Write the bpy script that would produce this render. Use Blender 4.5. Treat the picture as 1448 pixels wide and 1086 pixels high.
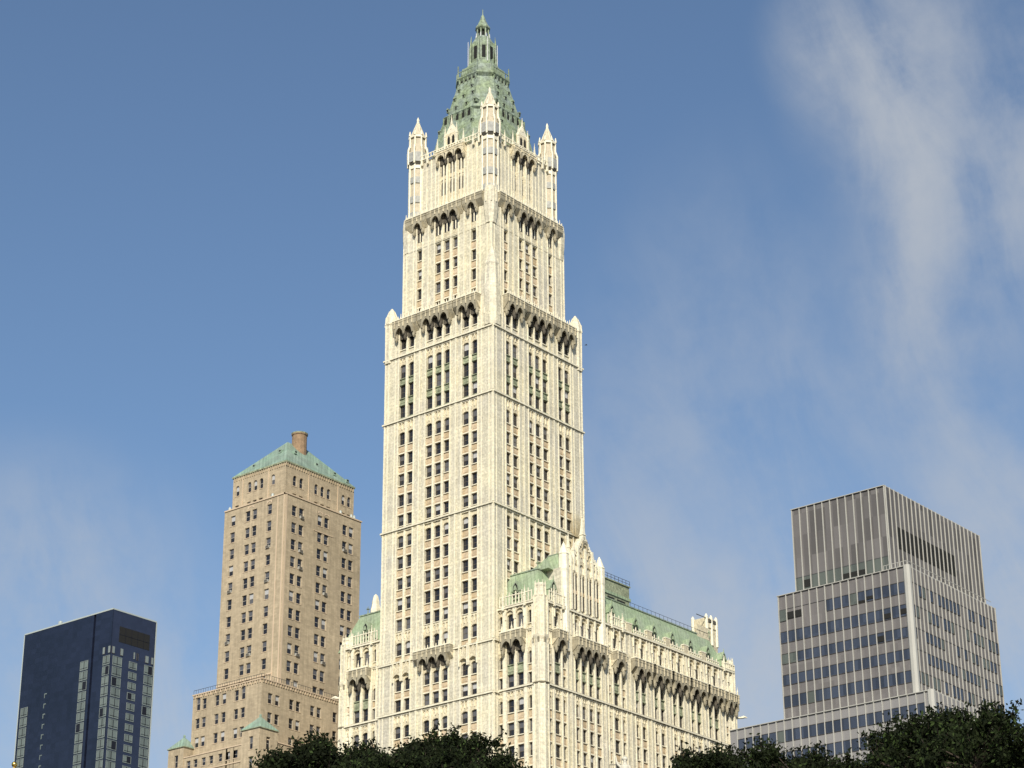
import bpy, math, random
from mathutils import Vector, Matrix
from math import sin, cos, pi, radians, sqrt, tan
random.seed(7)
for o in list(bpy.data.objects): bpy.data.objects.remove(o)
SC = bpy.context.scene
COL = SC.collection

# ------------------------------------------------------------------ camera
CAM = Vector((231.718, -279.300, 1.7)); YAW, PIT, ROLL, FPX = 0.68348, 0.4115527, -0.00546917, 3225.163
fw = Vector((-sin(YAW)*cos(PIT), cos(YAW)*cos(PIT), sin(PIT)))
rt0 = Vector((cos(YAW), sin(YAW), 0)); up0 = rt0.cross(fw)
rt = cos(ROLL)*rt0 + sin(ROLL)*up0; upv = -sin(ROLL)*rt0 + cos(ROLL)*up0
cd = bpy.data.cameras.new('camera'); cam = bpy.data.objects.new('camera', cd); COL.objects.link(cam)
cam.matrix_world = Matrix(((rt.x, upv.x, -fw.x, CAM.x), (rt.y, upv.y, -fw.y, CAM.y), (rt.z, upv.z, -fw.z, CAM.z), (0, 0, 0, 1)))
cd.sensor_width = 36; cd.lens = FPX*36/1448; cd.clip_start = 0.5; cd.clip_end = 9000
SC.camera = cam
SC.render.resolution_x, SC.render.resolution_y = 1024, 768
def at(px, py, D):                       # point seen at photo pixel (px,py), D metres away horizontally
    d = fw*FPX + rt*(px-724) + upv*(543-py); d = d/math.hypot(d.x, d.y)
    return CAM + d*D

# ------------------------------------------------------------------ sun and sky
SUN_AZ = radians(36)                     # from the Broadway face's normal (-Y) towards +X
SUN_EL = radians(33)
sdir = Vector((sin(SUN_AZ)*cos(SUN_EL), -cos(SUN_AZ)*cos(SUN_EL), sin(SUN_EL)))
sl = bpy.data.lights.new('sun', 'SUN'); so = bpy.data.objects.new('sun', sl); COL.objects.link(so)
sl.energy = 4.6; sl.angle = radians(0.53); sl.color = (1.0, 0.93, 0.80)
so.rotation_euler = sdir.to_track_quat('Z', 'Y').to_euler(); so.location = (0, 0, 300)
SC.view_settings.view_transform = 'Standard'; SC.view_settings.look = 'None'
SC.view_settings.exposure = 0.15; SC.view_settings.gamma = 1

W = bpy.data.worlds.new('World'); SC.world = W; W.use_nodes = True
nt = W.node_tree; nt.nodes.clear(); N = nt.nodes.new; Lk = nt.links.new
out = N('ShaderNodeOutputWorld'); bg = N('ShaderNodeBackground'); bg.inputs[1].default_value = 0.12
sky = N('ShaderNodeTexSky'); sky.sky_type = 'NISHITA'; sky.sun_disc = False
sky.sun_elevation = SUN_EL; sky.sun_rotation = math.atan2(sdir.x, sdir.y)
sky.air_density = 1.0; sky.dust_density = 0.9; sky.ozone_density = 2.2
tc = N('ShaderNodeTexCoord')
def vmath(op, a, b=None):
    n = N('ShaderNodeVectorMath'); n.operation = op
    if isinstance(a, (tuple, list, Vector)): n.inputs[0].default_value = a
    else: Lk(a, n.inputs[0])
    if b is not None:
        if isinstance(b, (tuple, list, Vector)): n.inputs[1].default_value = b
        else: Lk(b, n.inputs[1])
    return n
def fmath(op, a, b=None, clamp=False):
    n = N('ShaderNodeMath'); n.operation = op; n.use_clamp = clamp
    for i, v in enumerate((a, b)):
        if v is None: continue
        if isinstance(v, (int, float)): n.inputs[i].default_value = v
        else: Lk(v, n.inputs[i])
    return n.outputs[0]
def mrange(v, a, b, c=0., d=1., smooth=True):
    n = N('ShaderNodeMapRange'); n.interpolation_type = 'SMOOTHSTEP' if smooth else 'LINEAR'
    Lk(v, n.inputs[0]); n.inputs[1].default_value = a; n.inputs[2].default_value = b; n.inputs[3].default_value = c; n.inputs[4].default_value = d
    return n.outputs[0]
D0 = tc.outputs['Generated']
# wispy high cloud drawn on the sky in compass directions
warp = N('ShaderNodeTexNoise'); warp.inputs['Scale'].default_value = 5.; warp.inputs['Detail'].default_value = 4; Lk(D0, warp.inputs['Vector'])
wv = vmath('SUBTRACT', warp.outputs['Color'], (0.5, 0.5, 0.5)); ws = vmath('SCALE', wv.outputs[0]); ws.inputs['Scale'].default_value = 0.035
DW = vmath('ADD', D0, ws.outputs[0]).outputs[0]
def blob(px, py, rpx_long, rpx_wide, tilt, gain):      # a soft elongated patch around one sky direction
    c = (at(px, py, 1) - CAM).normalized()
    right = Vector((rt0.x, rt0.y, 0)); upd = right.cross(c).normalized()
    e1 = (cos(tilt)*upd + sin(tilt)*right); e2 = (-sin(tilt)*upd + cos(tilt)*right)
    df = vmath('SUBTRACT', DW, tuple(c)).outputs[0]
    a = fmath('DIVIDE', vmath('DOT_PRODUCT', df, tuple(e1)).outputs['Value'], rpx_long/FPX)
    b = fmath('DIVIDE', vmath('DOT_PRODUCT', df, tuple(e2)).outputs['Value'], rpx_wide/FPX)
    r = fmath('SQRT', fmath('ADD', fmath('MULTIPLY', a, a), fmath('MULTIPLY', b, b)))
    return fmath('MULTIPLY', mrange(r, 1.0, 0.0), gain)
blobs = [(1290, 100, 330, 210, -0.3, .95), (1290, 210, 230, 90, -0.35, .5), (1350, 430, 380, 170, .05, .62), (1480, 200, 380, 100, .1, .6), (1170, 60, 130, 110, -.9, .4), (1300, 380, 200, 60, .1, .3),
         (960, 560, 480, 240, .25, .32), (900, 850, 380, 340, 0, .4), (60, 800, 230, 280, 0, .62), (300, 1020, 200, 600, 0, .6), (1430, 850, 320, 220, 0, 1.2), (1180, 600, 420, 220, .2, .3), (1080, 1000, 330, 420, 0, .75), (640, 1100, 420, 1100, 0, .55)]
acc = None
for bdef in blobs:
    v = blob(*bdef); acc = v if acc is None else fmath('ADD', acc, v)
c0 = (at(1300, 250, 1) - CAM).normalized(); rgt = Vector((rt0.x, rt0.y, 0)); upd0 = rgt.cross(c0).normalized()
E1 = (cos(-.3)*upd0 + sin(-.3)*rgt); E2 = (sin(.3)*upd0 + cos(-.3)*rgt)
cx = N('ShaderNodeCombineXYZ'); Lk(fmath('MULTIPLY', vmath('DOT_PRODUCT', DW, tuple(E1)).outputs['Value'], 9.), cx.inputs[0]); Lk(fmath('MULTIPLY', vmath('DOT_PRODUCT', DW, tuple(E2)).outputs['Value'], 24.), cx.inputs[1])
tx = N('ShaderNodeTexNoise'); tx.inputs['Scale'].default_value = 1.; tx.inputs['Detail'].default_value = 10; tx.inputs['Roughness'].default_value = .6; tx.inputs['Distortion'].default_value = .5
Lk(cx.outputs[0], tx.inputs['Vector'])
t2 = N('ShaderNodeTexNoise'); t2.inputs['Scale'].default_value = 26.; t2.inputs['Detail'].default_value = 8; t2.inputs['Roughness'].default_value = .62; Lk(D0, t2.inputs['Vector'])
tex = fmath('ADD', mrange(tx.outputs['Fac'], .28, .74, .35, 1.2), mrange(t2.outputs['Fac'], .3, .7, -.28, .28))
cl = fmath('SUBTRACT', 1., fmath('EXPONENT', fmath('MULTIPLY', fmath('MULTIPLY', acc, tex), -1.05)), True)
base = N('ShaderNodeMixRGB'); base.blend_type = 'MULTIPLY'; base.inputs[0].default_value = 1
Lk(sky.outputs[0], base.inputs[1]); base.inputs[2].default_value = (0.84, 0.89, 0.92, 1)
mix = N('ShaderNodeMixRGB'); Lk(cl, mix.inputs[0]); Lk(base.outputs[0], mix.inputs[1]); mix.inputs[2].default_value = (3.7, 3.95, 4.3, 1)
Lk(mix.outputs[0], bg.inputs[0]); Lk(bg.outputs[0], out.inputs[0])

# ------------------------------------------------------------------ materials
MATS = {}
def mat(name, col, rough=.8, spec=.3, metal=0., cells=None, brick=None, blotch=None, streak=None, stain=False, col2=None, bump=0., mottle=None):
    """cells=(du,dz,amount): each panel of a grid its own tone; brick=(w,h,mortar tone); blotch=(scale,amount); streak=(amount)"""
    m = bpy.data.materials.new(name); m.use_nodes = True; t = m.node_tree; n = t.nodes; l = t.links
    b = n['Principled BSDF']; b.inputs['Roughness'].default_value = rough; b.inputs['Metallic'].default_value = metal
    b.inputs['Specular IOR Level'].default_value = spec
    c = n.new('ShaderNodeRGB'); c.outputs[0].default_value = (*col, 1); cur = c.outputs[0]
    geo = n.new('ShaderNodeNewGeometry'); pos = geo.outputs['Position']
    sp = n.new('ShaderNodeSeparateXYZ'); l.new(pos, sp.inputs[0])
    def mt(op, a, bb=None):
        k = n.new('ShaderNodeMath'); k.operation = op
        for i, v in enumerate((a, bb)):
            if v is None: continue
            if isinstance(v, (int, float)): k.inputs[i].default_value = v
            else: l.new(v, k.inputs[i])
        return k.outputs[0]
    u = mt('ADD', sp.outputs[0], sp.outputs[1])
    def comb(a, bb, cc=0.):
        k = n.new('ShaderNodeCombineXYZ')
        for i, v in enumerate((a, bb, cc)):
            if isinstance(v, (int, float)): k.inputs[i].default_value = v
            else: l.new(v, k.inputs[i])
        return k.outputs[0]
    def mul(fac, lo, hi):                         # multiply colour by map of fac
        nonlocal cur
        r = n.new('ShaderNodeMapRange'); l.new(fac, r.inputs[0]); r.inputs[3].default_value = lo; r.inputs[4].default_value = hi
        x = n.new('ShaderNodeVectorMath'); x.operation = 'SCALE'; l.new(cur, x.inputs[0]); l.new(r.outputs[0], x.inputs['Scale']); cur = x.outputs[0]
    def noise(scale, vec=None, detail=5, rough_=.6):
        k = n.new('ShaderNodeTexNoise'); k.inputs['Scale'].default_value = scale; k.inputs['Detail'].default_value = detail; k.inputs['Roughness'].default_value = rough_
        l.new(vec if vec is not None else pos, k.inputs['Vector']); return k.outputs['Fac']
    if col2:
        r = n.new('ShaderNodeMapRange'); l.new(noise(col2[1]), r.inputs[0]); r.inputs[1].default_value = .38; r.inputs[2].default_value = .66
        x = n.new('ShaderNodeMixRGB'); l.new(r.outputs[0], x.inputs[0]); l.new(cur, x.inputs[1]); x.inputs[2].default_value = (*col2[0], 1); cur = x.outputs[0]
    if cells:
        wn = n.new('ShaderNodeTexWhiteNoise'); wn.noise_dimensions = '2D'
        l.new(comb(mt('FLOOR', mt('DIVIDE', u, cells[0])), mt('FLOOR', mt('DIVIDE', sp.outputs[2], cells[1]))), wn.inputs['Vector'])
        mul(wn.outputs['Value'], 1-cells[2], 1+cells[2])
    if brick:
        bk = n.new('ShaderNodeTexBrick'); bk.inputs['Scale'].default_value = 1; bk.inputs['Brick Width'].default_value = brick[0]; bk.inputs['Row Height'].default_value = brick[1]
        bk.inputs['Mortar Size'].default_value = brick[3]; bk.inputs['Mortar Smooth'].default_value = .3
        bk.inputs['Color1'].default_value = (1, 1, 1, 1); bk.inputs['Color2'].default_value = (brick[4],)*3+(1,); bk.inputs['Mortar'].default_value = (brick[2],)*3+(1,)
        l.new(comb(u, sp.outputs[2]), bk.inputs['Vector'])
        x = n.new('ShaderNodeMixRGB'); x.blend_type = 'MULTIPLY'; x.inputs[0].default_value = 1; l.new(cur, x.inputs[1]); l.new(bk.outputs['Color'], x.inputs[2]); cur = x.outputs[0]
    if blotch: 
        r = n.new('ShaderNodeMapRange'); l.new(noise(blotch[0]), r.inputs[0]); r.inputs[1].default_value = .3; r.inputs[2].default_value = .7
        mul(r.outputs[0], 1-blotch[1], 1+blotch[1]*.4)
    if mottle:
        r = n.new('ShaderNodeMapRange'); l.new(noise(mottle[0], detail=2), r.inputs[0]); r.inputs[1].default_value = .35; r.inputs[2].default_value = .65
        mul(r.outputs[0], 1-mottle[1], 1+mottle[1]*.4)
    if streak: 
        r = n.new('ShaderNodeMapRange'); l.new(noise(1., comb(mt('MULTIPLY', u, 2.2), mt('MULTIPLY', sp.outputs[2], .12))), r.inputs[0]); r.inputs[1].default_value = .35; r.inputs[2].default_value = .7
        mul(r.outputs[0], 1-streak, 1.03)
    if bump:
        bp = n.new('ShaderNodeBump'); bp.inputs['Strength'].default_value = bump; bp.inputs['Distance'].default_value = .1; l.new(noise(6.), bp.inputs['Height']); l.new(bp.outputs[0], b.inputs['Normal'])
    if stain:      # brown soot patch on the tower pier beside the street gable
        d = n.new('ShaderNodeVectorMath'); d.operation = 'SUBTRACT'; l.new(pos, d.inputs[0]); d.inputs[1].default_value = (0, 23.6, 137.0)
        d2 = n.new('ShaderNodeVectorMath'); d2.operation = 'DIVIDE'; l.new(d.outputs[0], d2.inputs[0]); d2.inputs[1].default_value = (6, 4.6, 7.5)
        d3 = n.new('ShaderNodeVectorMath'); d3.operation = 'LENGTH'; l.new(d2.outputs[0], d3.inputs[0])
        a = mt('ADD', d3.outputs['Value'], mt('MULTIPLY', noise(.5), .9)); r = n.new('ShaderNodeMapRange'); l.new(a, r.inputs[0]); r.inputs[1].default_value = 1.35; r.inputs[2].default_value = .75
        r.inputs[3].default_value = 0; r.inputs[4].default_value = .8
        x = n.new('ShaderNodeMixRGB'); x.blend_type = 'MULTIPLY'; l.new(r.outputs[0], x.inputs[0]); l.new(cur, x.inputs[1]); x.inputs[2].default_value = (.52, .42, .25, 1); cur = x.outputs[0]
    l.new(cur, b.inputs['Base Color'])
    MATS[name] = m; return m
mat('cream_terracotta', (.82, .75, .54), .6, brick=(1.3, .62, .80, .04, .86), blotch=(.22, .16), streak=.13, mottle=(2.6, .22), col2=((.68, .635, .525), .1), stain=True)
mat('bright_terracotta', (.84, .78, .60), .5, brick=(9., .62, .85, .04, .93), blotch=(.4, .1), mottle=(1.9, .12), stain=True)
mat('stained_terracotta', (.43, .385, .275), .8, blotch=(.5, .3), streak=.3, mottle=(2.2, .15))
mat('tan_spandrel', (.53, .41, .25), .7, stain=True, blotch=(.6, .2), mottle=(2.5, .2), col2=((.62, .50, .36), .35))
mat('ornament_terracotta', (.68, .60, .42), .7, blotch=(.8, .2), mottle=(3., .3))
mat('dark_fill', (.09, .085, .07), .9)  # plain dark tone for slit backs, small marks and the turret ring
mat('soot_shade_vault', (.10, .088, .068), .9, mottle=(2., .3))  # soot plus the deep shade under the hoods, both put into the colour
mat('turret_tan', (.50, .44, .33), .7, mottle=(2., .15))
mat('copper_green', (.365, .465, .285), .6, brick=(.85, 60, .72, .05, .95), blotch=(.35, .16), streak=.28, mottle=(2., .16), col2=((.40, .47, .33), .3))
mat('crown_copper', (.31, .385, .235), .65, blotch=(.6, .25), mottle=(1.8, .35), streak=.3, col2=((.30, .36, .31), .5))
mat('copper_dull', (.33, .36, .235), .7, blotch=(.7, .35), mottle=(2.5, .4))
mat('mint_copper', (.30, .385, .31), .6, brick=(.8, 60, .75, .05, .95), blotch=(.35, .25), streak=.3, col2=((.30, .44, .33), .25))
mat('panel_grey', (.36, .36, .33), .6, mottle=(2., .2))
mat('louvre_dark', (.016, .016, .015), .9)
mat('glass_dark', (.018, .018, .022), .12, .5)
mat('glass_mid', (.10, .10, .108), .25, .5)
mat('blind', (.42, .42, .42), .6, .5)
mat('frame_dark', (.11, .095, .075), .6)
mat('frame_pale', (.36, .33, .28), .6)
mat('buff_brick', (.545, .445, .305), .88, brick=(.9, .34, .86, .03, .84), blotch=(.12, .14), streak=.2, mottle=(.9, .12), col2=((.49, .40, .27), .07))
mat('buff_trim', (.56, .44, .31), .8, blotch=(.3, .1))
mat('chimney_brick', (.33, .225, .14), .9, brick=(.5, .25, .8, .03, .8), mottle=(1.2, .2))
mat('navy_panel', (.012, .016, .034), .3, .5, cells=(1.75, 1.31, .18), blotch=(.05, .3), brick=(1.75, 1.31, .75, .04, .92))
mat('navy_side', (.024, .03, .058), .3, .5, cells=(1.75, 1.31, .10), blotch=(.05, .2))
mat('navy_dark', (.012, .012, .018), .5, .3)
mat('curtain_glass', (.135, .16, .145), .3, .5, cells=(1.1, 2.63, .18))
mat('curtain_frame', (.19, .22, .21), .5, .4)
mat('silver_trim', (.38, .42, .40), .4, .5)
mat('grey_panel', (.15, .14, .137), .7, .3, cells=(1.44, 3.7, .10), streak=.08)
mat('grey_panel_dark', (.118, .111, .109), .7, .3, cells=(1.44, 3.7, .30), blotch=(.1, .1))
mat('light_panel', (.23, .222, .218), .7, .3, cells=(1.44, 3.7, .05))
mat('aluminium_fin', (.40, .39, .35), .5, .4, blotch=(.2, .08))
mat('blue_glass', (.040, .048, .068), .15, .5, cells=(1.44, 3.6, .3))
mat('green_glass', (.09, .10, .085), .25, .5, cells=(1.44, 3.6, .2))
mat('asphalt', (.05, .05, .052), .9, blotch=(.2, .2))
mat('paving', (.28, .27, .25), .9, brick=(1.2, 1.2, .8, .03, .92))
mat('leaf', (.013, .019, .006), .85, .12, blotch=(.35, .5), mottle=(2.5, .5))  # kept very dark to stand in for shade lying over the trees
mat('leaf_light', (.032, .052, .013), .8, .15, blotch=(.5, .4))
mat('bark', (.05, .038, .028), .95, mottle=(3., .3))
mat('gold', (.85, .56, .14), .22, .5, metal=1.)
mat('pole_white', (.7, .7, .68), .5)
mat('statue_stone', (.56, .53, .44), .6, blotch=(2., .1))
mat('dark_metal', (.05, .05, .05), .5, .5)
mat('bird_dark', (.06, .06, .06), .8)

# ------------------------------------------------------------------ mesh helpers
class Face:                                  # a vertical facade plane: u runs along it, z up, d outwards
    def __init__(s, ox, oy, side):
        s.o = Vector((ox, oy, 0)); s.side = side
        s.u, s.n = {'L': (Vector((1, 0, 0)), Vector((0, -1, 0))), 'R': (Vector((0, 1, 0)), Vector((1, 0, 0))),
                    'B': (Vector((-1, 0, 0)), Vector((0, 1, 0))), 'W': (Vector((0, -1, 0)), Vector((-1, 0, 0)))}[side]
    def p(s, u, z, d=0.): return s.o + s.u*u + s.n*d + Vector((0, 0, z))
IDF = Face(0, 0, 'L')
class MB:
    def __init__(s): s.v = []; s.f = []; s.m = []; s.mats = []
    def mi(s, m):
        if m not in s.mats: s.mats.append(m)
        return s.mats.index(m)
    def quad(s, pts, m):
        k = len(s.v); s.v.extend([tuple(p) for p in pts]); s.f.append(tuple(range(k, k+len(pts)))); s.m.append(s.mi(m))
    def hexa(s, P, m):                       # 8 points: bottom 4 ccw, top 4 ccw
        k = len(s.v); s.v.extend([tuple(p) for p in P]); i = s.mi(m)
        for q in ((3, 2, 1, 0), (4, 5, 6, 7), (0, 1, 5, 4), (1, 2, 6, 5), (2, 3, 7, 6), (3, 0, 4, 7)):
            s.f.append(tuple(k+a for a in q)); s.m.append(i)
    def box(s, F, u0, u1, z0, z1, d0, d1, m, tu=0., td=0.):
        # tu/td: taper of the top
        P = [F.p(u0, z0, d1), F.p(u1, z0, d1), F.p(u1, z0, d0), F.p(u0, z0, d0),
             F.p(u0+tu, z1, d1-td), F.p(u1-tu, z1, d1-td), F.p(u1-tu, z1, d0+td), F.p(u0+tu, z1, d0+td)]
        s.hexa(P, m)
    def wbox(s, x0, x1, y0, y1, z0, z1, m): s.box(IDF, x0, x1, z0, z1, -y1, -y0, m)
    def poly(s, F, pts, d0, d1, m):          # extrude (u,z) polygon
        n = len(pts); k = len(s.v); i = s.mi(m)
        s.v.extend([tuple(F.p(u, z, d1)) for u, z in pts]); s.v.extend([tuple(F.p(u, z, d0)) for u, z in pts])
        s.f.append(tuple(range(k, k+n))); s.m.append(i); s.f.append(tuple(range(k+2*n-1, k+n-1, -1))); s.m.append(i)
        for a in range(n):
            b = (a+1) % n; s.f.append((k+a, k+n+a, k+n+b, k+b)); s.m.append(i)
    def arch(s, F, u0, u1, zs, za, zt, d0, d1, m, pointed=.75, n=4):   # plate above an arch
        uc = (u0+u1)/2; g = lambda q: sqrt(max(0, 1-(1-pointed*q)**2))/sqrt(1-(1-pointed)**2)
        cur = [(u0+(uc-u0)*i/n, zs+(za-zs)*g(i/n)) for i in range(n+1)]
        cur += [(2*uc-u, z) for u, z in reversed(cur[:-1])]
        for (a, az), (b, bz) in zip(cur[:-1], cur[1:]):
            s.quad([F.p(a, az, d1), F.p(b, bz, d1), F.p(b, zt, d1), F.p(a, zt, d1)], m)
            s.quad([F.p(a, az, d0), F.p(b, bz, d0), F.p(b, bz, d1), F.p(a, az, d1)], m)
            s.quad([F.p(a, zt, d0), F.p(b, zt, d0), F.p(b, bz, d0), F.p(a, az, d0)], m)
    def ring(s, cx, cy, rings, m, n=8, rot=pi/8, cap=True):            # rings: (r, z)
        k = len(s.v); i = s.mi(m)
        for r, z in rings:
            for a in range(n): s.v.append((cx+r*cos(rot+2*pi*a/n), cy+r*sin(rot+2*pi*a/n), z))
        for j in range(len(rings)-1):
            for a in range(n):
                b = (a+1) % n; s.f.append((k+j*n+a, k+j*n+b, k+(j+1)*n+b, k+(j+1)*n+a)); s.m.append(i)
        if cap:
            s.f.append(tuple(k+(len(rings)-1)*n+a for a in range(n))); s.m.append(i)
            s.f.append(tuple(k+n-1-a for a in range(n))); s.m.append(i)
    def cring(s, cx, cy, rings, m, cap=True):                          # chamfered square rings (h,k,z)
        k0 = len(s.v); i = s.mi(m)
        for h, k, z in rings:
            for x, y in ((h, -k), (h, k), (k, h), (-k, h), (-h, k), (-h, -k), (-k, -h), (k, -h)): s.v.append((cx+x, cy+y, z))
        for j in range(len(rings)-1):
            for a in range(8):
                b = (a+1) % 8; s.f.append((k0+j*8+a, k0+j*8+b, k0+(j+1)*8+b, k0+(j+1)*8+a)); s.m.append(i)
        if cap:
            s.f.append(tuple(k0+(len(rings)-1)*8+a for a in range(8))); s.m.append(i)
            s.f.append(tuple(k0+7-a for a in range(8))); s.m.append(i)
    def tube(s, a, b, ra, rb, m, n=6):
        a = Vector(a); b = Vector(b); d = (b-a).normalized(); x = d.orthogonal().normalized(); y = d.cross(x); k = len(s.v); i = s.mi(m)
        for p, r in ((a, ra), (b, rb)):
            for j in range(n): s.v.append(tuple(p+x*(r*cos(2*pi*j/n))+y*(r*sin(2*pi*j/n))))
        for j in range(n):
            q = (j+1) % n; s.f.append((k+j, k+q, k+n+q, k+n+j)); s.m.append(i)
        s.f.append(tuple(k+n+j for j in range(n))); s.m.append(i); s.f.append(tuple(k+n-1-j for j in range(n))); s.m.append(i)
    def mesh(s, name, off=(0, 0, 0), smooth=False):
        me = bpy.data.meshes.new(name); ox, oy, oz = off
        me.from_pydata([(x-ox, y-oy, z-oz) for x, y, z in s.v], [], s.f)
        for m in s.mats: me.materials.append(MATS[m])
        me.polygons.foreach_set('material_index', s.m)
        if smooth: me.polygons.foreach_set('use_smooth', [True]*len(s.f))
        me.update(); return me
    def build(s, name, parent=None, smooth=False, label=None, kind=None, subloc=None):
        if not s.v: return None
        off = Vector((0, 0, 0)); q = parent
        while q is not None: off += q.location; q = q.parent
        me = s.mesh(name, off, smooth); o = bpy.data.objects.new(name, me); COL.objects.link(o)
        if parent: o.parent = parent
        if label: o['label'] = label
        if kind: o['kind'] = kind
        return o
def thing(name, loc, label, cat, group=None):
    o = bpy.data.objects.new(name, None); COL.objects.link(o); o.location = loc; o.empty_display_size = 1
    o['label'] = label; o['category'] = cat
    if group: o['group'] = group
    return o
def prox(p):
    d = p-CAM; z = d.dot(fw); return 724+FPX*d.dot(rt)/z, 543-FPX*d.dot(upv)/z, z

# ------------------------------------------------------------------ windows: each a part with its pane as sub-part
class Windows:
    cache = {}
    def __init__(s, root, limit=100): s.root = root; s.L = []; s.limit = limit
    def add(s, F, uc, z0, w, h, d, kind='sash', var=None):
        if var is None:
            r = random.random(); var = 0 if r < .44 else 1 if r < .80 else 2 if r < .90 else 3
        s.L.append((F, uc, z0, w, h, d, kind, var))
    @staticmethod
    def parts(w, h, kind, var):
        key = (round(w, 2), round(h, 2), kind, var)
        if key in Windows.cache: return Windows.cache[key]
        f = MB(); p = MB(); F = IDF; t = .07 if kind not in ('slit', 'band') else .03
        fm = {'sash': 'frame_dark', 'slit': 'frame_dark', 'brick': 'frame_pale', 'band': 'frame_dark', 'curtain': 'curtain_frame', 'vent': 'frame_dark'}[kind]
        if kind == 'curtain': t = .12
        f.box(F, -w/2, -w/2+t, 0, h, 0, .09, fm); f.box(F, w/2-t, w/2, 0, h, 0, .09, fm)
        f.box(F, -w/2+t, w/2-t, 0, t, 0, .09, fm); f.box(F, -w/2+t, w/2-t, h-t, h, 0, .09, fm)
        hh = h*.5
        if kind in ('sash', 'brick'): f.box(F, -w/2+t, w/2-t, hh-.04, hh+.04, 0, .07, fm)
        if kind == 'curtain':
            f.box(F, -.07, .07, t, h-t, 0, .08, 'navy_dark'); f.box(F, -w/2+t, w/2-t, h*.2-.05, h*.2+.05, 0, .07, 'navy_dark')
        P = lambda u0, u1, z0, z1, m, d=.03: p.quad([F.p(u0, z0, d), F.p(u1, z0, d), F.p(u1, z1, d), F.p(u0, z1, d)], m)
        g = {'sash': ('glass_dark', 'glass_mid'), 'brick': ('glass_dark', 'glass_mid'), 'slit': ('glass_dark', 'glass_dark'), 'band': ('blue_glass', 'blue_glass'),
             'vent': ('louvre_dark', 'louvre_dark'), 'curtain': ('curtain_glass', 'curtain_glass')}[kind]
        a, b = g
        if kind in ('sash', 'brick'):
            lo, hi = {0: (a, a), 1: (a, b), 2: (a, 'blind'), 3: ('glass_mid', 'blind')}[var]
            if var == 3 and kind == 'sash': lo, hi = 'glass_mid', 'glass_mid'
            P(-w/2, w/2, 0, hh, lo); P(-w/2, w/2, hh, h, hi, .04)
        elif kind == 'curtain':
            q = {0: (0, 0), 1: (0, 0), 2: (1, 0), 3: (0, 1)}[var]
            P(-w/2, 0, 0, h, 'navy_dark' if q[0] else a); P(0, w/2, 0, h, 'navy_dark' if q[1] else a)
        elif kind == 'band':
            P(-w/2, w/2, 0, h, 'green_glass' if var == 3 else 'blue_glass')
        else: P(-w/2, w/2, 0, h, a)
        Windows.cache[key] = (f, p, f.mesh('window'), p.mesh('pane')); return Windows.cache[key]
    def finish(s):
        sc = []
        for i, (F, uc, z0, w, h, d, kind, var) in enumerate(s.L):
            a = prox(F.p(uc-w/2, z0, d)); b = prox(F.p(uc+w/2, z0, d)); c = prox(F.p(uc, z0+h, d))
            area = abs(b[0]-a[0])*abs(c[1]-a[1]) if (F.side in 'LR' and 0 < a[0] < 1448 and c[1] < 1086 and a[1] > 0) else 0
            if F.side in 'LR' and area and a[1] > 1060: area *= .3
            sc.append((-area, i))
        sc.sort(); top = set(i for a, i in sc[:s.limit] if a < 0); rest = MB()
        for i, (F, uc, z0, w, h, d, kind, var) in enumerate(s.L):
            f, p, fm, pm = Windows.parts(w, h, kind, var)
            M = Matrix(((F.u.x, -F.n.x, 0, 0), (F.u.y, -F.n.y, 0, 0), (0, 0, 1, 0), (0, 0, 0, 1))); M.translation = F.p(uc, z0, d)
            if i in top:
                o = bpy.data.objects.new('window', fm); COL.objects.link(o); o.parent = s.root
                o.matrix_local = Matrix.Translation(-s.root.location) @ M
                q = bpy.data.objects.new('pane', pm); COL.objects.link(q); q.parent = o
            else:
                for src in (f, p):
                    k = len(rest.v)
                    rest.v.extend([tuple(M @ Vector(v)) for v in src.v])
                    rest.f.extend([tuple(k+a for a in fc) for fc in src.f]); rest.m.extend([rest.mi(src.mats[mm]) for mm in src.m])
        if rest.v: rest.build('window', s.root, kind='stuff')

# ================================================================== 1. the cream Gothic skyscraper
TW = 25.45
WR = thing('gothic_skyscraper', (0, 0, 0), 'tall ornate cream Gothic tower with green copper spire and white corner turrets', 'skyscraper')
WW = Windows(WR)
CR, BR, ST, TN, OR, GR = 'cream_terracotta', 'bright_terracotta', 'stained_terracotta', 'tan_spandrel', 'ornament_terracotta', 'copper_dull'
def pier(F, u0, u1, z0, z1, rec, m=CR, d=0., name='pier', flute=True):
    b = MB(); w = u1-u0; b.box(F, u0, u1, z0, z1, -rec, d, m)
    if flute and w > 1.2:
        for a in (u0+.03, u1-.23): b.box(F, a, a+.20, z0, z1, d, d+.11, BR)
        if w < 3.3: b.box(F, u0+w/2-.32, u0+w/2+.32, z0, z1-.05, d, d+.10, m); b.box(F, u0+w/2-.10, u0+w/2+.10, z0, z1-.07, d+.10, d+.16, BR)
        else: 
            for q in ((.26, .74) if w < 4 else (.16, .32, .5, .68, .84)): b.box(F, u0+w*q-.10, u0+w*q+.10, z0, z1-.05, d, d+.08, BR)
    elif flute: b.box(F, u0+w*.22, u1-w*.22, z0, z1-.03, d, d+.1, BR)
    b.build(name, WR)
def tracery(b, F, uc, w, z0, z1, d):           # a pair of little blind arches
    if z1-z0 < .7: return
    for s in (-1, 1):
        a = uc+s*w*.25; b.arch(F, a-w*.25, a+w*.25, z1-.75, z1-.3, z1-.05, d, d+.14, OR, n=2)
        b.box(F, a-w*.25-.05, a-w*.25+.05, z0+.1, z1-.05, d, d+.17, BR)
    b.box(F, uc+w*.5-.05, uc+w*.5+.05, z0+.1, z1-.05, d, d+.17, BR)
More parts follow.
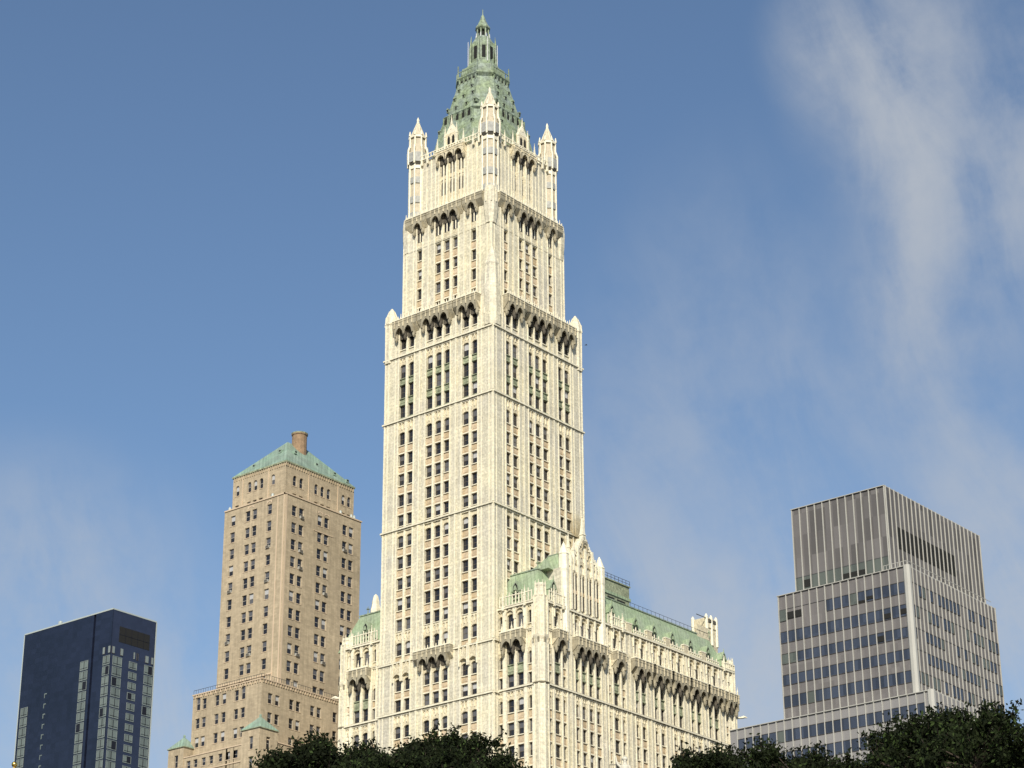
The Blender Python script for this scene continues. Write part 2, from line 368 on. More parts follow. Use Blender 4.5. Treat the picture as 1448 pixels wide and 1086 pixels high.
def strip(wall, F, uc, w, z0, z1, rows, rec, fills=TN, kind='sash'):
    """one column of windows; rows from the top: (zt, zb, arched, fill material below)"""
    prev = z1
    for j, (zt, zb, arched, fm) in enumerate(rows):
        ze = zt
        top_m = OR if arched else (rows[j-1][3] if j else CR)
        if prev - zt > .02:
            if arched:
                zs = zt-.35
                wall.arch(F, uc-w/2, uc+w/2, zs, zt+.02, min(prev, zt+.35), -rec, -rec+.42, top_m, pointed=.9, n=4)
                if prev > zt+.35:
                    wall.box(F, uc-w/2, uc+w/2, zt+.35, prev, -rec, -rec+.42, top_m); tracery(wall, F, uc, w, zt+.45, prev-.1, -rec+.42)
            else:
                wall.box(F, uc-w/2, uc+w/2, zt, prev, -rec, -rec+.36, top_m)
                wall.box(F, uc-w/2, uc+w/2, zt+.02, zt+.22, -rec+.36, -rec+.5, BR if top_m != GR else GR)      # sill-like head
                if prev-zt > 1.: wall.box(F, uc-w/2+.15, uc+w/2-.15, zt+.5, prev-.35, -rec+.36, -rec+.40, top_m)
        wall.box(F, uc-w/2, uc+w/2, zb-.14, zb, -rec, -rec+.55, BR if fm != GR else GR)
        WW.add(F, uc, zb, w, zt-zb, -rec+.03, kind)
        prev = zb-.14
    if prev > z0: wall.box(F, uc-w/2, uc+w/2, z0, prev, -rec, -rec+.36, rows[-1][3])
def facade(F, u0, u1, z0, z1, groups, rows, rec=.62, mull=-.10, wmap=None, rowmap=None, pm=CR, fl=True):
    """groups: list of lists of (centre, width)"""
    wall = MB(); edges = [u0]; wall.box(F, u0, u1, z0, z1, -rec-.12, -rec, CR)
    for gi, g in enumerate(groups):
        a = g[0][0]-g[0][1]/2; b = g[-1][0]+g[-1][1]/2; edges += [a, b]
        for k, (c, w) in enumerate(g):
            r = rowmap(gi, k) if rowmap else rows
            strip(wall, F, c, w, z0, z1, r, rec)
            if k: 
                m0 = g[k-1][0]+g[k-1][1]/2; m1 = c-w/2
                mb = MB(); mb.box(F, m0, m1, z0, z1, -rec, mull, CR); mb.box(F, (m0+m1)/2-.14, (m0+m1)/2+.14, z0, z1-.02, mull, mull+.13, BR); mb.build('mullion', WR)
    edges.append(u1)
    for i in range(0, len(edges), 2):
        if edges[i+1]-edges[i] > .05: pier(F, edges[i], edges[i+1], z0, z1, rec, pm, flute=fl)
    return wall
def course(F, u0, u1, z, rec=.85, out=.30, h=.26, m='stained_terracotta'):
    b = MB(); b.box(F, u0, u1, z-h, z, -rec, out, BR); b.box(F, u0, u1, z, z+.10, -rec, out-.12, m); b.box(F, u0, u1, z-h-.3, z-h-.12, -rec, .05, CR); b.build('string_course', WR)
def pendant(b, F, u, zt, zb, d, r, m):
    h = zt-zb; pr = [(.25*r, zb), (r*.8, zb+h*.25), (r, zb+h*.6), (r*.7, zt)]; p = F.p(u, 0, d); b.ring(p.x, p.y, pr, m, n=6)
def canopy(F, cs, zpb, zpt, zs, za, zpd, proj=1.05, half=None, rail=True, span=None, pm=ST):
    """projecting stained parapet on pointed hoods over the windows centred at cs"""
    b = MB(); half = half or ((cs[1]-cs[0])/2 if len(cs) > 1 else 1.05); u0, u1 = span or (cs[0]-half-.3, cs[-1]+half+.3)
    b.box(F, u0, u1, zpb, zpt, -.2, proj, pm); b.box(F, u0-.06, u1+.06, zpt, zpt+.16, -.2, proj+.10, BR); b.box(F, u0-.03, u1+.03, zpt-.5, zpt-.38, 0, proj+.06, pm)
    for c in cs:
        b.arch(F, c-half*.92, c+half*.92, zs, za, zpb, proj-.2, proj, pm, pointed=.55, n=5)
        b.poly(F, [(c-.16, za+.25), (c+.16, za+.25), (c+.02, zpt-.1), (c-.02, zpt-.1)], proj, proj+.1, OR)
        b.box(F, c-half*.92, c+half*.92, zs-.35, zpb-.003, -.15, -.02, 'soot_shade_vault')  # back panel coloured dark for soot and for hood shade
    us = [cs[0]-half]+[c+half for c in cs]
    for i, u in enumerate(us):
        b.box(F, u-half*.08-.05, u+half*.08+.05, zs-.1, zpb, 0, proj-.02, 'soot_shade_vault' if 0 < i < len(us)-1 else pm)
        pendant(b, F, u, zs+.25, zpd, proj*.5, .34, 'soot_shade_vault' if 0 < i < len(us)-1 else ST)
        b.box(F, u-.08, u+.08, zpb, zpt-.02, proj, proj+.13, OR)
    for a, e in ((u0, us[0]), (us[-1], u1)):
        if e-a > .15:
            # solid shoulder corbelled back to the pier
            P = [F.p(a, zs+.35, .1), F.p(e, zs+.35, .1), F.p(e, zs+.35, -.1), F.p(a, zs+.35, -.1), F.p(a, zpb, proj), F.p(e, zpb, proj), F.p(e, zpb, -.1), F.p(a, zpb, -.1)]
            b.hexa(P, OR if (a+e) % 1 > .3 else pm)
    b.build('canopy', WR)
    if rail:
        r = MB(); n = max(2, int((u1-u0)/.62))
        for i in range(n+1):
            u = u0+.12+(u1-u0-.24)*i/n; hh = .55 if i % 3 else .95; r.box(F, u-.08, u+.08, zpt+.28, zpt+.28+hh, proj-.25, proj-.07, BR, .05, .05)
        r.box(F, u0, u1, zpt+.16, zpt+.28, proj-.27, proj-.05, BR)
        r.build('parapet_rail', WR)
def pinnacle(x, y, z0, z1, r, m=BR, n=4, name='pinnacle', body=.45, parent=None):
    b = MB(); zm = z0+(z1-z0)*body
    b.ring(x, y, [(r, z0), (r, zm)], m, n=n, rot=pi/4 if n == 4 else pi/8); b.ring(x, y, [(r*1.25, zm), (r*1.25, zm+.12)], m, n=n, rot=pi/4 if n == 4 else pi/8)
    b.ring(x, y, [(r*.95, zm+.12), (r*.15, z1-.25), (r*.35, z1-.15), (r*.05, z1)], m, n=n, rot=pi/4 if n == 4 else pi/8); b.build(name, parent or WR)

# solid cores of the tower stages
core = MB(); rc = .85
core.wbox(-TW+rc, -rc, rc, TW-rc, 0, 178, CR)
core.wbox(-TW+2.1+rc, -2.1-rc, 2.1+rc, TW-2.1-rc, 178, 200, CR)
core.wbox(-TW+3.4+rc, -3.4-rc, 3.4+rc, TW-3.4-rc, 200, 212.6, CR)
core.build('tower_wall', WR)
FL = Face(0, 0, 'L'); FR = Face(0, 0, 'R')
S1, S2, S3, S4 = 171.7, 159.1, 138.4, 105.25
ww = 1.42
gl = [[(-21.25, ww), (-19.15, ww)], [(-14.8, ww), (-12.72, ww), (-10.65, ww)], [(-6.35, ww), (-4.25, ww)]]
gr = [[(4.25, ww), (6.35, ww)], [(10.6, ww), (12.7, ww), (14.8, ww)], [(19.1, ww), (21.2, ww)]]
rA = [(175.6, 172.9, 0, CR)]
rB = [(169.9, 167.2, 1, GR), (165.9, 163.3, 0, GR), (161.9, 159.5, 0, GR)]
rC = [(156.7, 154.2, 1, TN), (152.5, 150.3, 0, TN), (148.7, 146.5, 0, TN), (144.8, 142.6, 0, TN), (141.0, 138.9, 0, TN)]
rD = [(137.1, 134.9, 1, TN), (133.2, 131.0, 0, TN), (129.3, 127.2, 0, TN), (125.6, 123.4, 0, TN), (121.8, 119.7, 0, TN), (117.6, 115.3, 1, TN)]
rE = [(111.2, 109.0, 1, TN), (107.5, 105.45, 0, TN)]
low = []; z = 102.9
while z > 20: low.append((z, z-2.1, 1 if not low else 0, TN)); z -= 3.8
for F, gg, a, b in ((FL, gl, -TW, 0.), (FR, gr, 0., TW)):
    for z0, z1, rows in ((S1+.1, 178., rA), (S2+.1, S1-.26, rB), (S3+.1, S2-.26, rC), (114.3, S3-.26, rD), (S4+.1, 114.0, rE), (12, S4-.26, low)):
        wl = facade(F, a+.001, b-.001, z0, z1, gg, rows, fl=True); wl.build('wall', WR)
    for zz in (S1, S2, S3, 114.15, S4): course(F, a-.3 if F is FL else a-.01, b+.3 if F is FR else b+.01, zz)
    sp_ = [(-22.9, -17.1), (-16.85, -8.6), (-8.35, -2.9)] if F is FL else [(2.9, 8.35), (8.6, 16.85), (17.1, 22.7)]
    for g, s_ in zip(gg, sp_): canopy(F, [c for c, w in g], 176.9, 178.35, 175.3, 176.85, 174.3, 1.15, span=s_)
    if F is FL:
        canopy(F, [c for c, w in gg[1]], 113.4, 114.7, 112.1, 113.35, 111.2, 1.1, span=(-16.9, -8.6))
        for gi in (0, 2):
            for c, w in gg[gi]:
                g = MB(); g.arch(F, c-.95, c+.95, 111.0, 111.9, 112.2, -.2, .35, OR, pointed=.8); g.poly(F, [(c-.95, 112.2), (c+.95, 112.2), (c, 114.1)], -.2, .30, OR)
                g.box(F, c-.98, c-.8, 110.6, 114.4, 0, .45, BR); g.box(F, c+.8, c+.98, 110.6, 114.4, 0, .45, BR); g.build('window_hood', WR)
    for u in [a+.4+i*(b-a-.8)/14 for i in range(15)]: pass
# back faces kept plain with piers
for F in (Face(-TW, 0, 'W'), Face(0, TW, 'B')):
    for i in range(6):
        a_ = 1.1+i*4.35; a_ = -a_-2. if F.side == 'W' else a_
        pier(F, a_, a_+2., 12, 177.9, .85, flute=False)
# tower-corner pinnacles above the first setback
for x, y, zt, r in ((-TW+.75, .75, 182.3, 1.15), (-.75, TW-.75, 182.3, 1.15), (-TW+.8, TW-.8, 182.3, 1.15)):
    b = MB(); b.ring(x, y, [(r*.95, 171), (r*.95, 178.6), (r*1.12, 178.9), (r*1.05, 179.3), (r*.95, 180.2), (r*.5, 181.6), (r*.12, 182.3)], CR, n=8)
    for k in range(8):
        a = pi/8+k*pi/4; P = lambda q, z: (x+q*cos(a), y+q*sin(a), z)
        b.tube(P(r*.95, 171), P(r*1.02, 180.2), .12, .12, BR, 4); b.tube(P(r*.95, 180.2), P(r*.45, 181.7), .1, .06, BR, 4); b.tube(P(r*1.08, 178.7), P(r*1.08, 179.6), .16, .05, BR, 4)
    b.build('corner_pinnacle', WR)
b = MB(); b.ring(-1.0, 1.0, [(1.55, 171.8), (1.55, 178.6), (1.3, 180.5), (1.15, 183.6), (1.25, 184.0), (.7, 186.2), (.1, 187.6)], CR, n=8)
for k in range(8):
    a = pi/8+k*pi/4; b.tube((-1+1.5*cos(a), 1+1.5*sin(a), 174), (-1+1.1*cos(a), 1+1.1*sin(a), 185.0), .13, .1, BR, 4)
b.build('corner_pinnacle', WR)

# upper stage
F2L = Face(0, 2.1, 'L'); F2R = Face(-2.1, 0, 'R')
g2l = [[(-19.3, 1.25)], [(-14.85, 1.25), (-12.75, 1.25), (-10.65, 1.25)], [(-6.25, 1.25)]]
g2r = [[(6.25, 1.25)], [(10.6, 1.25), (12.7, 1.25), (14.8, 1.25)], [(19.2, 1.25)]]
r2 = [(193.2, 191.1, 0, TN), (189.2, 187.1, 0, TN), (185.3, 183.1, 0, TN), (181.4, 179.2, 0, TN)]
for F, gg, a, b_ in ((F2L, g2l, -TW+2.1, -2.1), (F2R, g2r, 2.1, TW-2.1)):
    wl = facade(F, a+.001, b_-.001, 176, 200, gg, r2)
    # twin slits under the hoods
    for g in gg:
        for c, w in g:
            wl.box(F, c-.12, c+.12, 194.9, 197.6, -.62+.36, -.1, BR)
            for s in (-1, 1):
                wl.box(F, c+s*.36-.22, c+s*.36+.22, 195., 197.4, -.62+.361, -.62+.40, 'dark_fill')
                WW.add(F, c+s*.36, 195., .42, 2.4, -.62+.41, 'slit', 0)
            wl.box(F, c-w/2, c+w/2, 193.9, 194.7, -.62+.36, -.1, OR)
    wl.build('wall', WR)
    sp_ = [(-22.2, -17.2), (-16.95, -8.5), (-8.25, -3.6)] if F is F2L else [(3.6, 8.25), (8.5, 16.95), (17.2, 22.)]
    for g, s_ in zip(gg, sp_): canopy(F, [c for c, w in g], 198.6, 199.9, 197.1, 198.55, 196.2, .95, rail=True, span=s_)
    course(F, a, b_, 193.8, out=.02, h=.1)
    pz = MB()
    for x in (a+.6, b_-.6): pass
# corner caps of the upper stage (rounded shoulders)
for x, y in ((-TW+2.9, 2.9), (-2.9, TW-2.9), (-2.8, 2.8), (-TW+2.9, TW-2.9)):
    b = MB(); b.ring(x, y, [(1.0, 193.5), (1.32, 196.), (1.42, 198.8), (1.25, 200.4), (.7, 201.2)], CR, n=8); b.build('corner_corbel', WR)
    for k in range(8):
        a = k*pi/4; 
        if (x, y) == (-2.8, 2.8) and k in (0, 6, 7): pinnacle(x+1.3*cos(a), y+1.3*sin(a), 197.6, 202.4, .16)

# crown
F3L = Face(0, 3.4, 'L'); F3R = Face(-3.4, 0, 'R'); CX, CY = -TW/2-.15, TW/2-.15
for F, sg in ((F3L, -1), (F3R, 1)):
    wl = MB(); cs = [sg*TW/2-2.15, sg*TW/2, sg*TW/2+2.15]; a, b_ = (-TW+3.4, -3.4) if sg < 0 else (3.4, TW-3.4)
    ed = [a+.002]
    for c in cs:
        for s in (-1, 1):
            for z0, z1 in ((208.0, 211.2), (203.9, 206.7)):
                WW.add(F, c+s*.42, z0, .50, z1-z0, -.42, 'slit', 0)
                wl.arch(F, c+s*.42-.21, c+s*.42+.21, z1-.4, z1, z1+.5, -.7, -.35, OR, n=2)
            wl.box(F, c+s*.42-.21, c+s*.42+.21, 200, 203.9, -.85, -.35, OR); wl.box(F, c+s*.42-.21, c+s*.42+.21, 206.95, 208., -.85, -.35, OR)
            wl.box(F, c+s*.42-.21, c+s*.42+.21, 211.5, 212.6, -.85, -.35, OR)
        wl.box(F, c-.15, c+.15, 200, 212.6, -.85, -.15, BR)
        wl.box(F, c-.80, c-.63, 200, 212.6, -.85, -.25, CR); wl.box(F, c+.63, c+.80, 200, 212.6, -.85, -.25, CR)
    wl.build('wall', WR)
    pier(F, a+.002, cs[0]-.80, 200, 212.6, .85); pier(F, cs[2]+.80, b_-.002, 200, 212.6, .85)
    for i in (0, 1): pier(F, cs[i]+.80, cs[i+1]-.80, 200, 212.6, .85, d=.1)
    canopy(F, cs, 212.0, 212.7, 210.6, 211.95, 209.7, .85, half=1.07, rail=False, pm=OR)
    # openwork parapet
    r = MB(); n = 22
    r.box(F, a+1.8, b_-1.8, 213.5, 213.68, .35, .5, BR); r.box(F, a+1.8, b_-1.8, 212.62, 212.8, .3, .55, BR)
    for i in range(n+1):
        u = a+1.8+(b_-a-3.6)*i/n; r.box(F, u-.08, u+.08, 212.8, 213.5, .35, .5, BR)
    r.build('parapet_rail', WR)
    for i, u in enumerate((a+2.3, a+3.7, cs[0]-1.07, cs[2]+1.07, b_-3.7, b_-2.3)):
        p = F.p(u, 0, .45); pinnacle(p.x, p.y, 211.5, 215.9 if i in (0, 2, 3, 5) else 215.0, .24)
    # central gable with its own pinnacles
    g = MB(); c = cs[1]
    g.box(F, c-1.35, c+1.35, 212.8, 216.2, -.3, .25, OR); g.poly(F, [(c-1.35, 216.2), (c+1.35, 216.2), (c, 218.4)], -.3, .22, BR)
    for s in (-1, 1): g.poly(F, [(c+s*.55-.28, 213.6), (c+s*.55+.28, 213.6), (c+s*.55+.28, 215.2), (c+s*.55, 215.7), (c+s*.55-.28, 215.2)], .25, .30, 'louvre_dark')
    g.build('gable_dormer', WR)
    for s, zt in ((-1, 217.9), (1, 217.9), (0, 220.1)):
        p = F.p(c+s*1.4, 0, .3 if s else .1); pinnacle(p.x, p.y, 212.8 if s else 217.0, zt, .26, body=.55 if s else .3)
# corner turrets
def turret(x, y, top=223.1):
    b = MB(); b.ring(x, y, [(1.45, 199), (1.45, 212.2), (1.75, 212.6), (1.82, 214.9), (1.5, 215.3), (1.4, 218.3), (1.55, 218.5), (1.55, 218.7)], 'turret_tan', n=8)
    for k in range(8):
        a = pi/8+k*pi/4; c, s_ = cos(a), sin(a)
        P = lambda r, z: (x+r*c, y+r*s_, z)
        b.tube(P(1.55, 199), P(1.55, 212.4), .2, .2, BR, 6); b.tube(P(1.88, 212.3), P(1.95, 215.3), .19, .19, BR, 6); b.tube(P(1.95, 215.3), P(1.58, 216.5), .2, .19, BR, 6)
        b.tube(P(1.58, 216), P(1.58, 218.7), .18, .18, BR, 6); b.tube(P(1.68, 218.5), P(1.64, 219.5), .22, .1, BR, 6)
        a2 = k*pi/4; c2, s2 = cos(a2), sin(a2); fx = lambda r: (x+r*c2, y+r*s2)
        for z0, z1, r, m in ((212.7, 214.7, 1.76, 'panel_grey'), (208.2, 209.5, 1.44, 'panel_grey'), (204.0, 205.4, 1.44, 'panel_grey'), (200.8, 202., 1.44, 'panel_grey'), (218.1, 218.5, 1.55, BR), (211.3, 212., 1.46, BR)):
            # faceted panel on each side
            t = Vector((-s2, c2, 0)); o = Vector((x+r*c2*.96, y+r*s2*.96, 0)); wd = r*.33
            q = [o-t*wd, o+t*wd]; nrm = Vector((c2, s2, 0))*.14
            b.hexa([q[0]+nrm+Vector((0, 0, z0)), q[1]+nrm+Vector((0, 0, z0)), q[1]+Vector((0, 0, z0)), q[0]+Vector((0, 0, z0)), q[0]+nrm+Vector((0, 0, z1)), q[1]+nrm+Vector((0, 0, z1)), q[1]+Vector((0, 0, z1)), q[0]+Vector((0, 0, z1))], m)
    b.ring(x, y, [(1.5, 211.9), (1.9, 212.5)], 'dark_fill', n=8)  # dark ring below the flared gallery
    tt = b.build('corner_turret', WR)
    sp = MB(); sp.ring(x, y, [(1.38, 218.6), (.84, 220.2), (.26, top-1.5)], 'turret_tan', n=8)
    for k in range(8):
        a = pi/8+k*pi/4; sp.tube((x+1.38*cos(a), y+1.38*sin(a), 218.6), (x+.28*cos(a), y+.28*sin(a), top-1.45), .1, .07, BR, 4)
    sp.ring(x, y, [(.28, top-1.55), (.38, top-1.35), (.22, top-1.1), (.28, top-.65), (.05, top)], 'bright_terracotta', n=6); sp.build('turret_spire', tt)
for x, y in ((-3.95, 3.95), (-TW+3.75, 3.85), (-4.1, TW-4.1), (-TW+3.9, TW-3.9)): turret(x, y)

# pyramid copper roof
b = MB(); b.cring(CX, CY, [(9.0, 5.4, 211.5), (8.1, 4.2, 217.5), (6.9, 3.4, 221.5), (6.55, 3.1, 222.1), (4.5, 2.3, 229.7), (4.15, 2.2, 230.4)], 'crown_copper')
for sx, sy in ((1, 1), (1, -1), (-1, 1), (-1, -1)):
    for (h0, k0, z0), (h1, k1, z1) in (((8.1, 4.2, 217.5), (6.9, 3.4, 221.5)), ((6.55, 3.1, 222.1), (4.5, 2.3, 229.7))):
        b.tube((CX+sx*h0, CY+sy*k0, z0), (CX+sx*h1, CY+sy*k1, z1), .12, .12, 'crown_copper', 4); b.tube((CX+sx*k0, CY+sy*h0, z0), (CX+sx*k1, CY+sy*h1, z1), .12, .12, 'crown_copper', 4)
roof = b.build('spire_roof', WR)
b = MB(); b.cring(CX, CY, [(7.0, 3.5, 221.4), (7.3, 3.65, 221.7), (6.8, 3.3, 222.2)], 'crown_copper'); b.build('ledge', roof)
def slope_face(side, z): # distance of the roof face from the axis at height z
    pts = [(211.5, 9.0), (217.5, 8.1), (221.5, 6.9), (222.1, 6.55), (229.7, 4.5)]
    for (a, ra), (c, rb) in zip(pts[:-1], pts[1:]):
        if a <= z <= c: return ra+(rb-ra)*(z-a)/(c-a)
    return 4.5
for side in 'LR':
    F = Face(CX, CY, side)
    for i in range(5):
        u = -2.9+1.45*i; b = MB(); r0 = slope_face(side, 219.3)
        b.poly(F, [(u-.42, 219.2), (u+.42, 219.2), (u+.42, 220.9), (u, 221.35), (u-.42, 220.9)], r0-.6, r0-.18, 'louvre_dark')
        b.box(F, u-.62, u-.42, 219.0, 221.4, r0-.9, r0+.02, 'crown_copper'); b.box(F, u+.42, u+.62, 219.0, 221.4, r0-.9, r0+.02, 'crown_copper'); b.build('louvre', roof)
    for z, us, hh in ((223.2, (-3.4, -1.3, 1.3, 3.4), 1.0), (225.6, (-2.3, 0, 2.3), .9), (227.6, (-1.6, 1.6), .8), (217.9, (-4., 4.), .9)):
        for u in us:
            r0 = slope_face(side, z); b = MB(); b.box(F, u-.28, u+.28, z, z+hh*.6, r0-1., r0+.12, 'crown_copper'); b.poly(F, [(u-.36, z+hh*.6), (u+.36, z+hh*.6), (u, z+hh)], r0-1., r0+.2, 'crown_copper')
            b.box(F, u-.18, u+.18, z+.1, z+hh*.55, r0+.121, r0+.15, 'louvre_dark'); b.build('small_dormer', roof)
# observation gallery
b = MB(); b.cring(CX, CY, [(4.3, 2.2, 230.3), (4.75, 2.45, 230.9), (4.75, 2.45, 231.2), (4.55, 2.3, 231.2)], 'crown_copper')
b.cring(CX, CY, [(4.0, 2.1, 231.0), (3.8, 2.0, 233.4), (3.0, 1.6, 234.0), (2.4, 1.2, 235.2)], 'crown_copper')
for side in 'LRBW':
    F = Face(CX, CY, side)
    for i in range(5):
        u = -2.+i; b.box(F, u-.14, u+.14, 229.6, 230.9, 4.2, 4.6, 'crown_copper'); 
        if i < 4: b.box(F, u+.2, u+.8, 229.75, 230.6, 4.05, 4.38, 'louvre_dark')
    for i in range(9): u = -2.2+i*.55; b.box(F, u-.05, u+.05, 231.2, 232.3, 4.5, 4.6, 'crown_copper')
    b.box(F, -2.4, 2.4, 232.3, 232.42, 4.48, 4.62, 'crown_copper')
    for u in (-2.4, 2.4): b.box(F, u-.13, u+.13, 230.6, 233.9, 4.35, 4.65, 'crown_copper', .06, .06)
b.build('observation_gallery', roof)
# lantern
b = MB(); b.ring(CX, CY, [(2.35, 233.8), (2.3, 239.8), (1.9, 240.4), (1.3, 241.2)], 'crown_copper', n=8)
for k in range(8):
    a = pi/8+k*pi/4; c, s_ = cos(a), sin(a); P = lambda r, z: (CX+r*c, CY+r*s_, z)
    b.tube(P(2.75, 232.5), P(2.6, 239.4), .26, .2, 'crown_copper', 5); b.tube(P(2.6, 239.4), P(2.5, 241.2), .2, .04, 'crown_copper', 5); b.tube(P(2.5, 238.8), P(1.2, 241.6), .2, .12, 'crown_copper', 4)
    a = k*pi/4; c, s_ = cos(a), sin(a); t = Vector((-s_, c, 0)); o = Vector((CX+2.2*c, CY+2.2*s_, 0)); nn = Vector((c, s_, 0))*.06
    for z0, z1, wd in ((236.0, 238.7, .36), (234.3, 235.2, .3)):
        q0, q1 = o-t*wd, o+t*wd; Z0, Z1 = Vector((0, 0, z0)), Vector((0, 0, z1))
        b.hexa([q0+nn+Z0, q1+nn+Z0, q1-nn+Z0, q0-nn+Z0, q0+nn+Z1, q1+nn+Z1, q1-nn+Z1, q0-nn+Z1], 'louvre_dark')
lan = b.build('lantern', WR)
b = MB(); b.ring(CX, CY, [(.7, 241), (.7, 243.3)], 'louvre_dark', n=8)
for k in range(8):
    a = pi/8+k*pi/4; b.tube((CX+1.15*cos(a), CY+1.15*sin(a), 241.0), (CX+1.15*cos(a), CY+1.15*sin(a), 243.4), .17, .17, 'crown_copper', 5)
b.ring(CX, CY, [(1.3, 241.0), (1.3, 241.5)], 'crown_copper'); b.ring(CX, CY, [(1.2, 243.1), (1.5, 243.4), (1.55, 243.6), (1.05, 244.4), (.6, 245.5), (.3, 246.5), (.1, 246.9), (.06, 248.1)], 'crown_copper'); b.build('cupola', lan)
for px_, py_, z0, z1 in ((-2.2, -1.8, 233.5, 240.6), (2.2, 1.8, 233.2, 239.8), (2.8, -1.9, 234.5, 239.9)):
    b = MB(); b.tube((CX+px_, CY+py_, z0), (CX+px_, CY+py_, z1), .07, .05, 'pole_white', 5); b.build('lightning_rod', lan)
b = MB()
for k in range(8):
    a = pi/8+k*pi/4; b.tube((CX+1.4*cos(a), CY+1.4*sin(a), 241.2), (CX+1.4*cos(a), CY+1.4*sin(a), 242.2), .1, .05, 'pole_white', 4)
b.build('lantern_finials', lan)
b = MB(); b.ring(-5.3, 4.6, [(.05, 228.9), (.32, 229.2), (.3, 229.5), (.05, 229.7)], BR); 
# wings --------------------------------------------------------------
AX, BY, LE, XE = 9.13, 1.27, -36.0, 57.4      # corner x, Broadway plane y, left end x, far end y
core = MB()
core.wbox(-TW+.9, AX-rc, BY+rc, XE-rc, 0, 119.4, CR); core.wbox(LE+rc, -TW+.9, BY+rc, XE-rc, 0, 119.38, CR); core.build('wing_wall', WR)
FB = Face(0, BY, 'L'); FP = Face(AX, 0, 'R')
wt, nw = 1.4, .8
def rows_w(gi_wide):
    up = [(118.1, 115.5, 1, OR)]
    return up
RW_up = [(118.2, 115.6, 1, OR)]; RW_mid_w = [(111.9, 109.5, 0, GR), (107.8, 105.6, 0, GR)]; RW_mid_n = [(111.1, 109.0, 1, TN), (107.5, 105.6, 0, TN)]
lowW = []; z = 103.6
while z > 20: lowW.append((z, z-2.2, 1 if not lowW else 0, TN)); z -= 3.9
def wing(F, u0, u1, groups, hoods, mulld=-.10):
    """groups: [[(c,w)...]...]; hoods: list of centre lists"""
    wide = lambda gi, k: groups[gi][k][1] > .9
    wl = facade(F, u0, u1, 115.05, 119.4, groups, RW_up, mull=mulld, rowmap=lambda gi, k: RW_up if wide(gi, k) else [(118.1, 115.9, 1, OR)]); wl.build('wall', WR)
    wl = facade(F, u0, u1, S4+.3, 115.0, groups, RW_mid_w, mull=mulld, rowmap=lambda gi, k: RW_mid_w if wide(gi, k) else RW_mid_n); wl.build('wall', WR)
    wl = facade(F, u0, u1, 12, S4-.06, groups, lowW, mull=mulld); wl.build('wall', WR)
    course(F, u0-.05, u1+.05, S4+.2); course(F, u0-.02, u1+.02, 119.4, out=.35); course(F, u0, u1, 114.95, out=.12, h=.12)
    for cs in hoods:
        canopy(F, cs, 113.3, 114.75, 112.0, 113.25, 110.9, 1.15, rail=False, half=(cs[1]-cs[0])/2 if len(cs) > 1 else 1.15, span=(cs[0]-1.9, cs[-1]+1.9) if len(cs) != 4 and cs[0] > 26 and cs[0] < 54 and F is FP else (9.5, 18.0) if len(cs) == 4 else None)
        q = F
        us = [cs[0]-1.1]+[c+1.0 for c in cs]
        for u in us:
            p = q.p(u, 0, .8); pinnacle(p.x, p.y, 114.6, 116.5, .14)
        for c in cs:        # little hood mould over the arched top windows
            b = MB(); b.arch(F, c-.8, c+.8, 118.1, 118.8, 119.1, -.3, .12, OR, n=3)
            for s in (-1, 1): b.box(F, c+s*.88-.08, c+s*.88+.08, 117.2, 119.6, 0, .2, BR)
            for s in (-.4, .4): b.box(F, c+s-.14, c+s+.14, 118.85, 119.05, .12, .16, 'dark_fill')
            b.build('window_hood', WR)
def openwork(F, u0, u1, z0, z1, big):
    r = MB(); n = max(2, int((u1-u0)/.62)); r.box(F, u0, u1, z0, z0+.15, .05, .35, BR); r.box(F, u0, u1, z1-.35, z1-.2, .1, .3, BR)
    for i in range(n+1):
        u = u0+(u1-u0)*i/n; r.box(F, u-.09, u+.09, z0+.15, z1+(.35 if i % 2 else -.1), .1, .3, BR, .03, .03)
    r.build('parapet_rail', WR)
    for u in big:
        p = F.p(u, 0, .3); pinnacle(p.x, p.y, z0-.6, z1+1.0, .25)
wing(FB, .03, 7.6, [[(.45, nw)], [(2.5, wt), (4.62, wt)], [(6.65, nw)]], [[2.5, 4.62]])
openwork(FB, .5, 7.3, 119.5, 121.5, (1.3, 5.9))
wing(FB, LE+1.5, -TW, [[(-34.0, nw)], [(-31.95, wt), (-29.85, wt)], [(-27.85, nw)]], [[-31.95, -29.85]])
openwork(FB, -33.6, -27.2, 119.5, 121.5, (-33.2, -28.4))
pr = [[c-1.03, c+1.03] for c in (28.5, 34.0, 39.5, 45.0, 50.45)]
gp = [[(3.6, nw), (5.6, wt), (7.45, nw)], [(10.75, 1.12), (12.72, 1.12), (14.68, 1.12), (16.65, 1.12)], [(19.75, nw), (21.75, wt), (23.75, nw)]] + [[(a, 1.15), (b_, 1.15)] for a, b_ in pr] + [[(54.7, .9), (56.2, .9)]]
wing(FP, 2.9, XE-.01, gp, [[5.6], [10.75, 12.72, 14.68, 16.65], [21.75]]+pr+[[54.7, 56.2]])
openwork(FP, 3.2, 7.6, 119.5, 121.5, (4.4, 6.8)); openwork(FP, 19.3, 24.3, 119.5, 121.3, (20.2, 23.3)); openwork(FP, 53.6, XE, 119.5, 120.9, (54.,))
for c in (25.4, 31.25, 36.75, 42.25, 47.7):
    b = MB(); b.box(FP, c-.7, c+.7, 119.4, 120.9, -.3, .25, OR); b.box(FP, c-.8, c+.8, 120.9, 121.1, -.35, .3, BR); b.build('parapet_block', WR)
for c, w in [(a, 0) for p_ in pr for a in (sum(p_)/2,)]:
    openwork(FP, c-1.9, c+1.9, 119.45, 120.35, ())
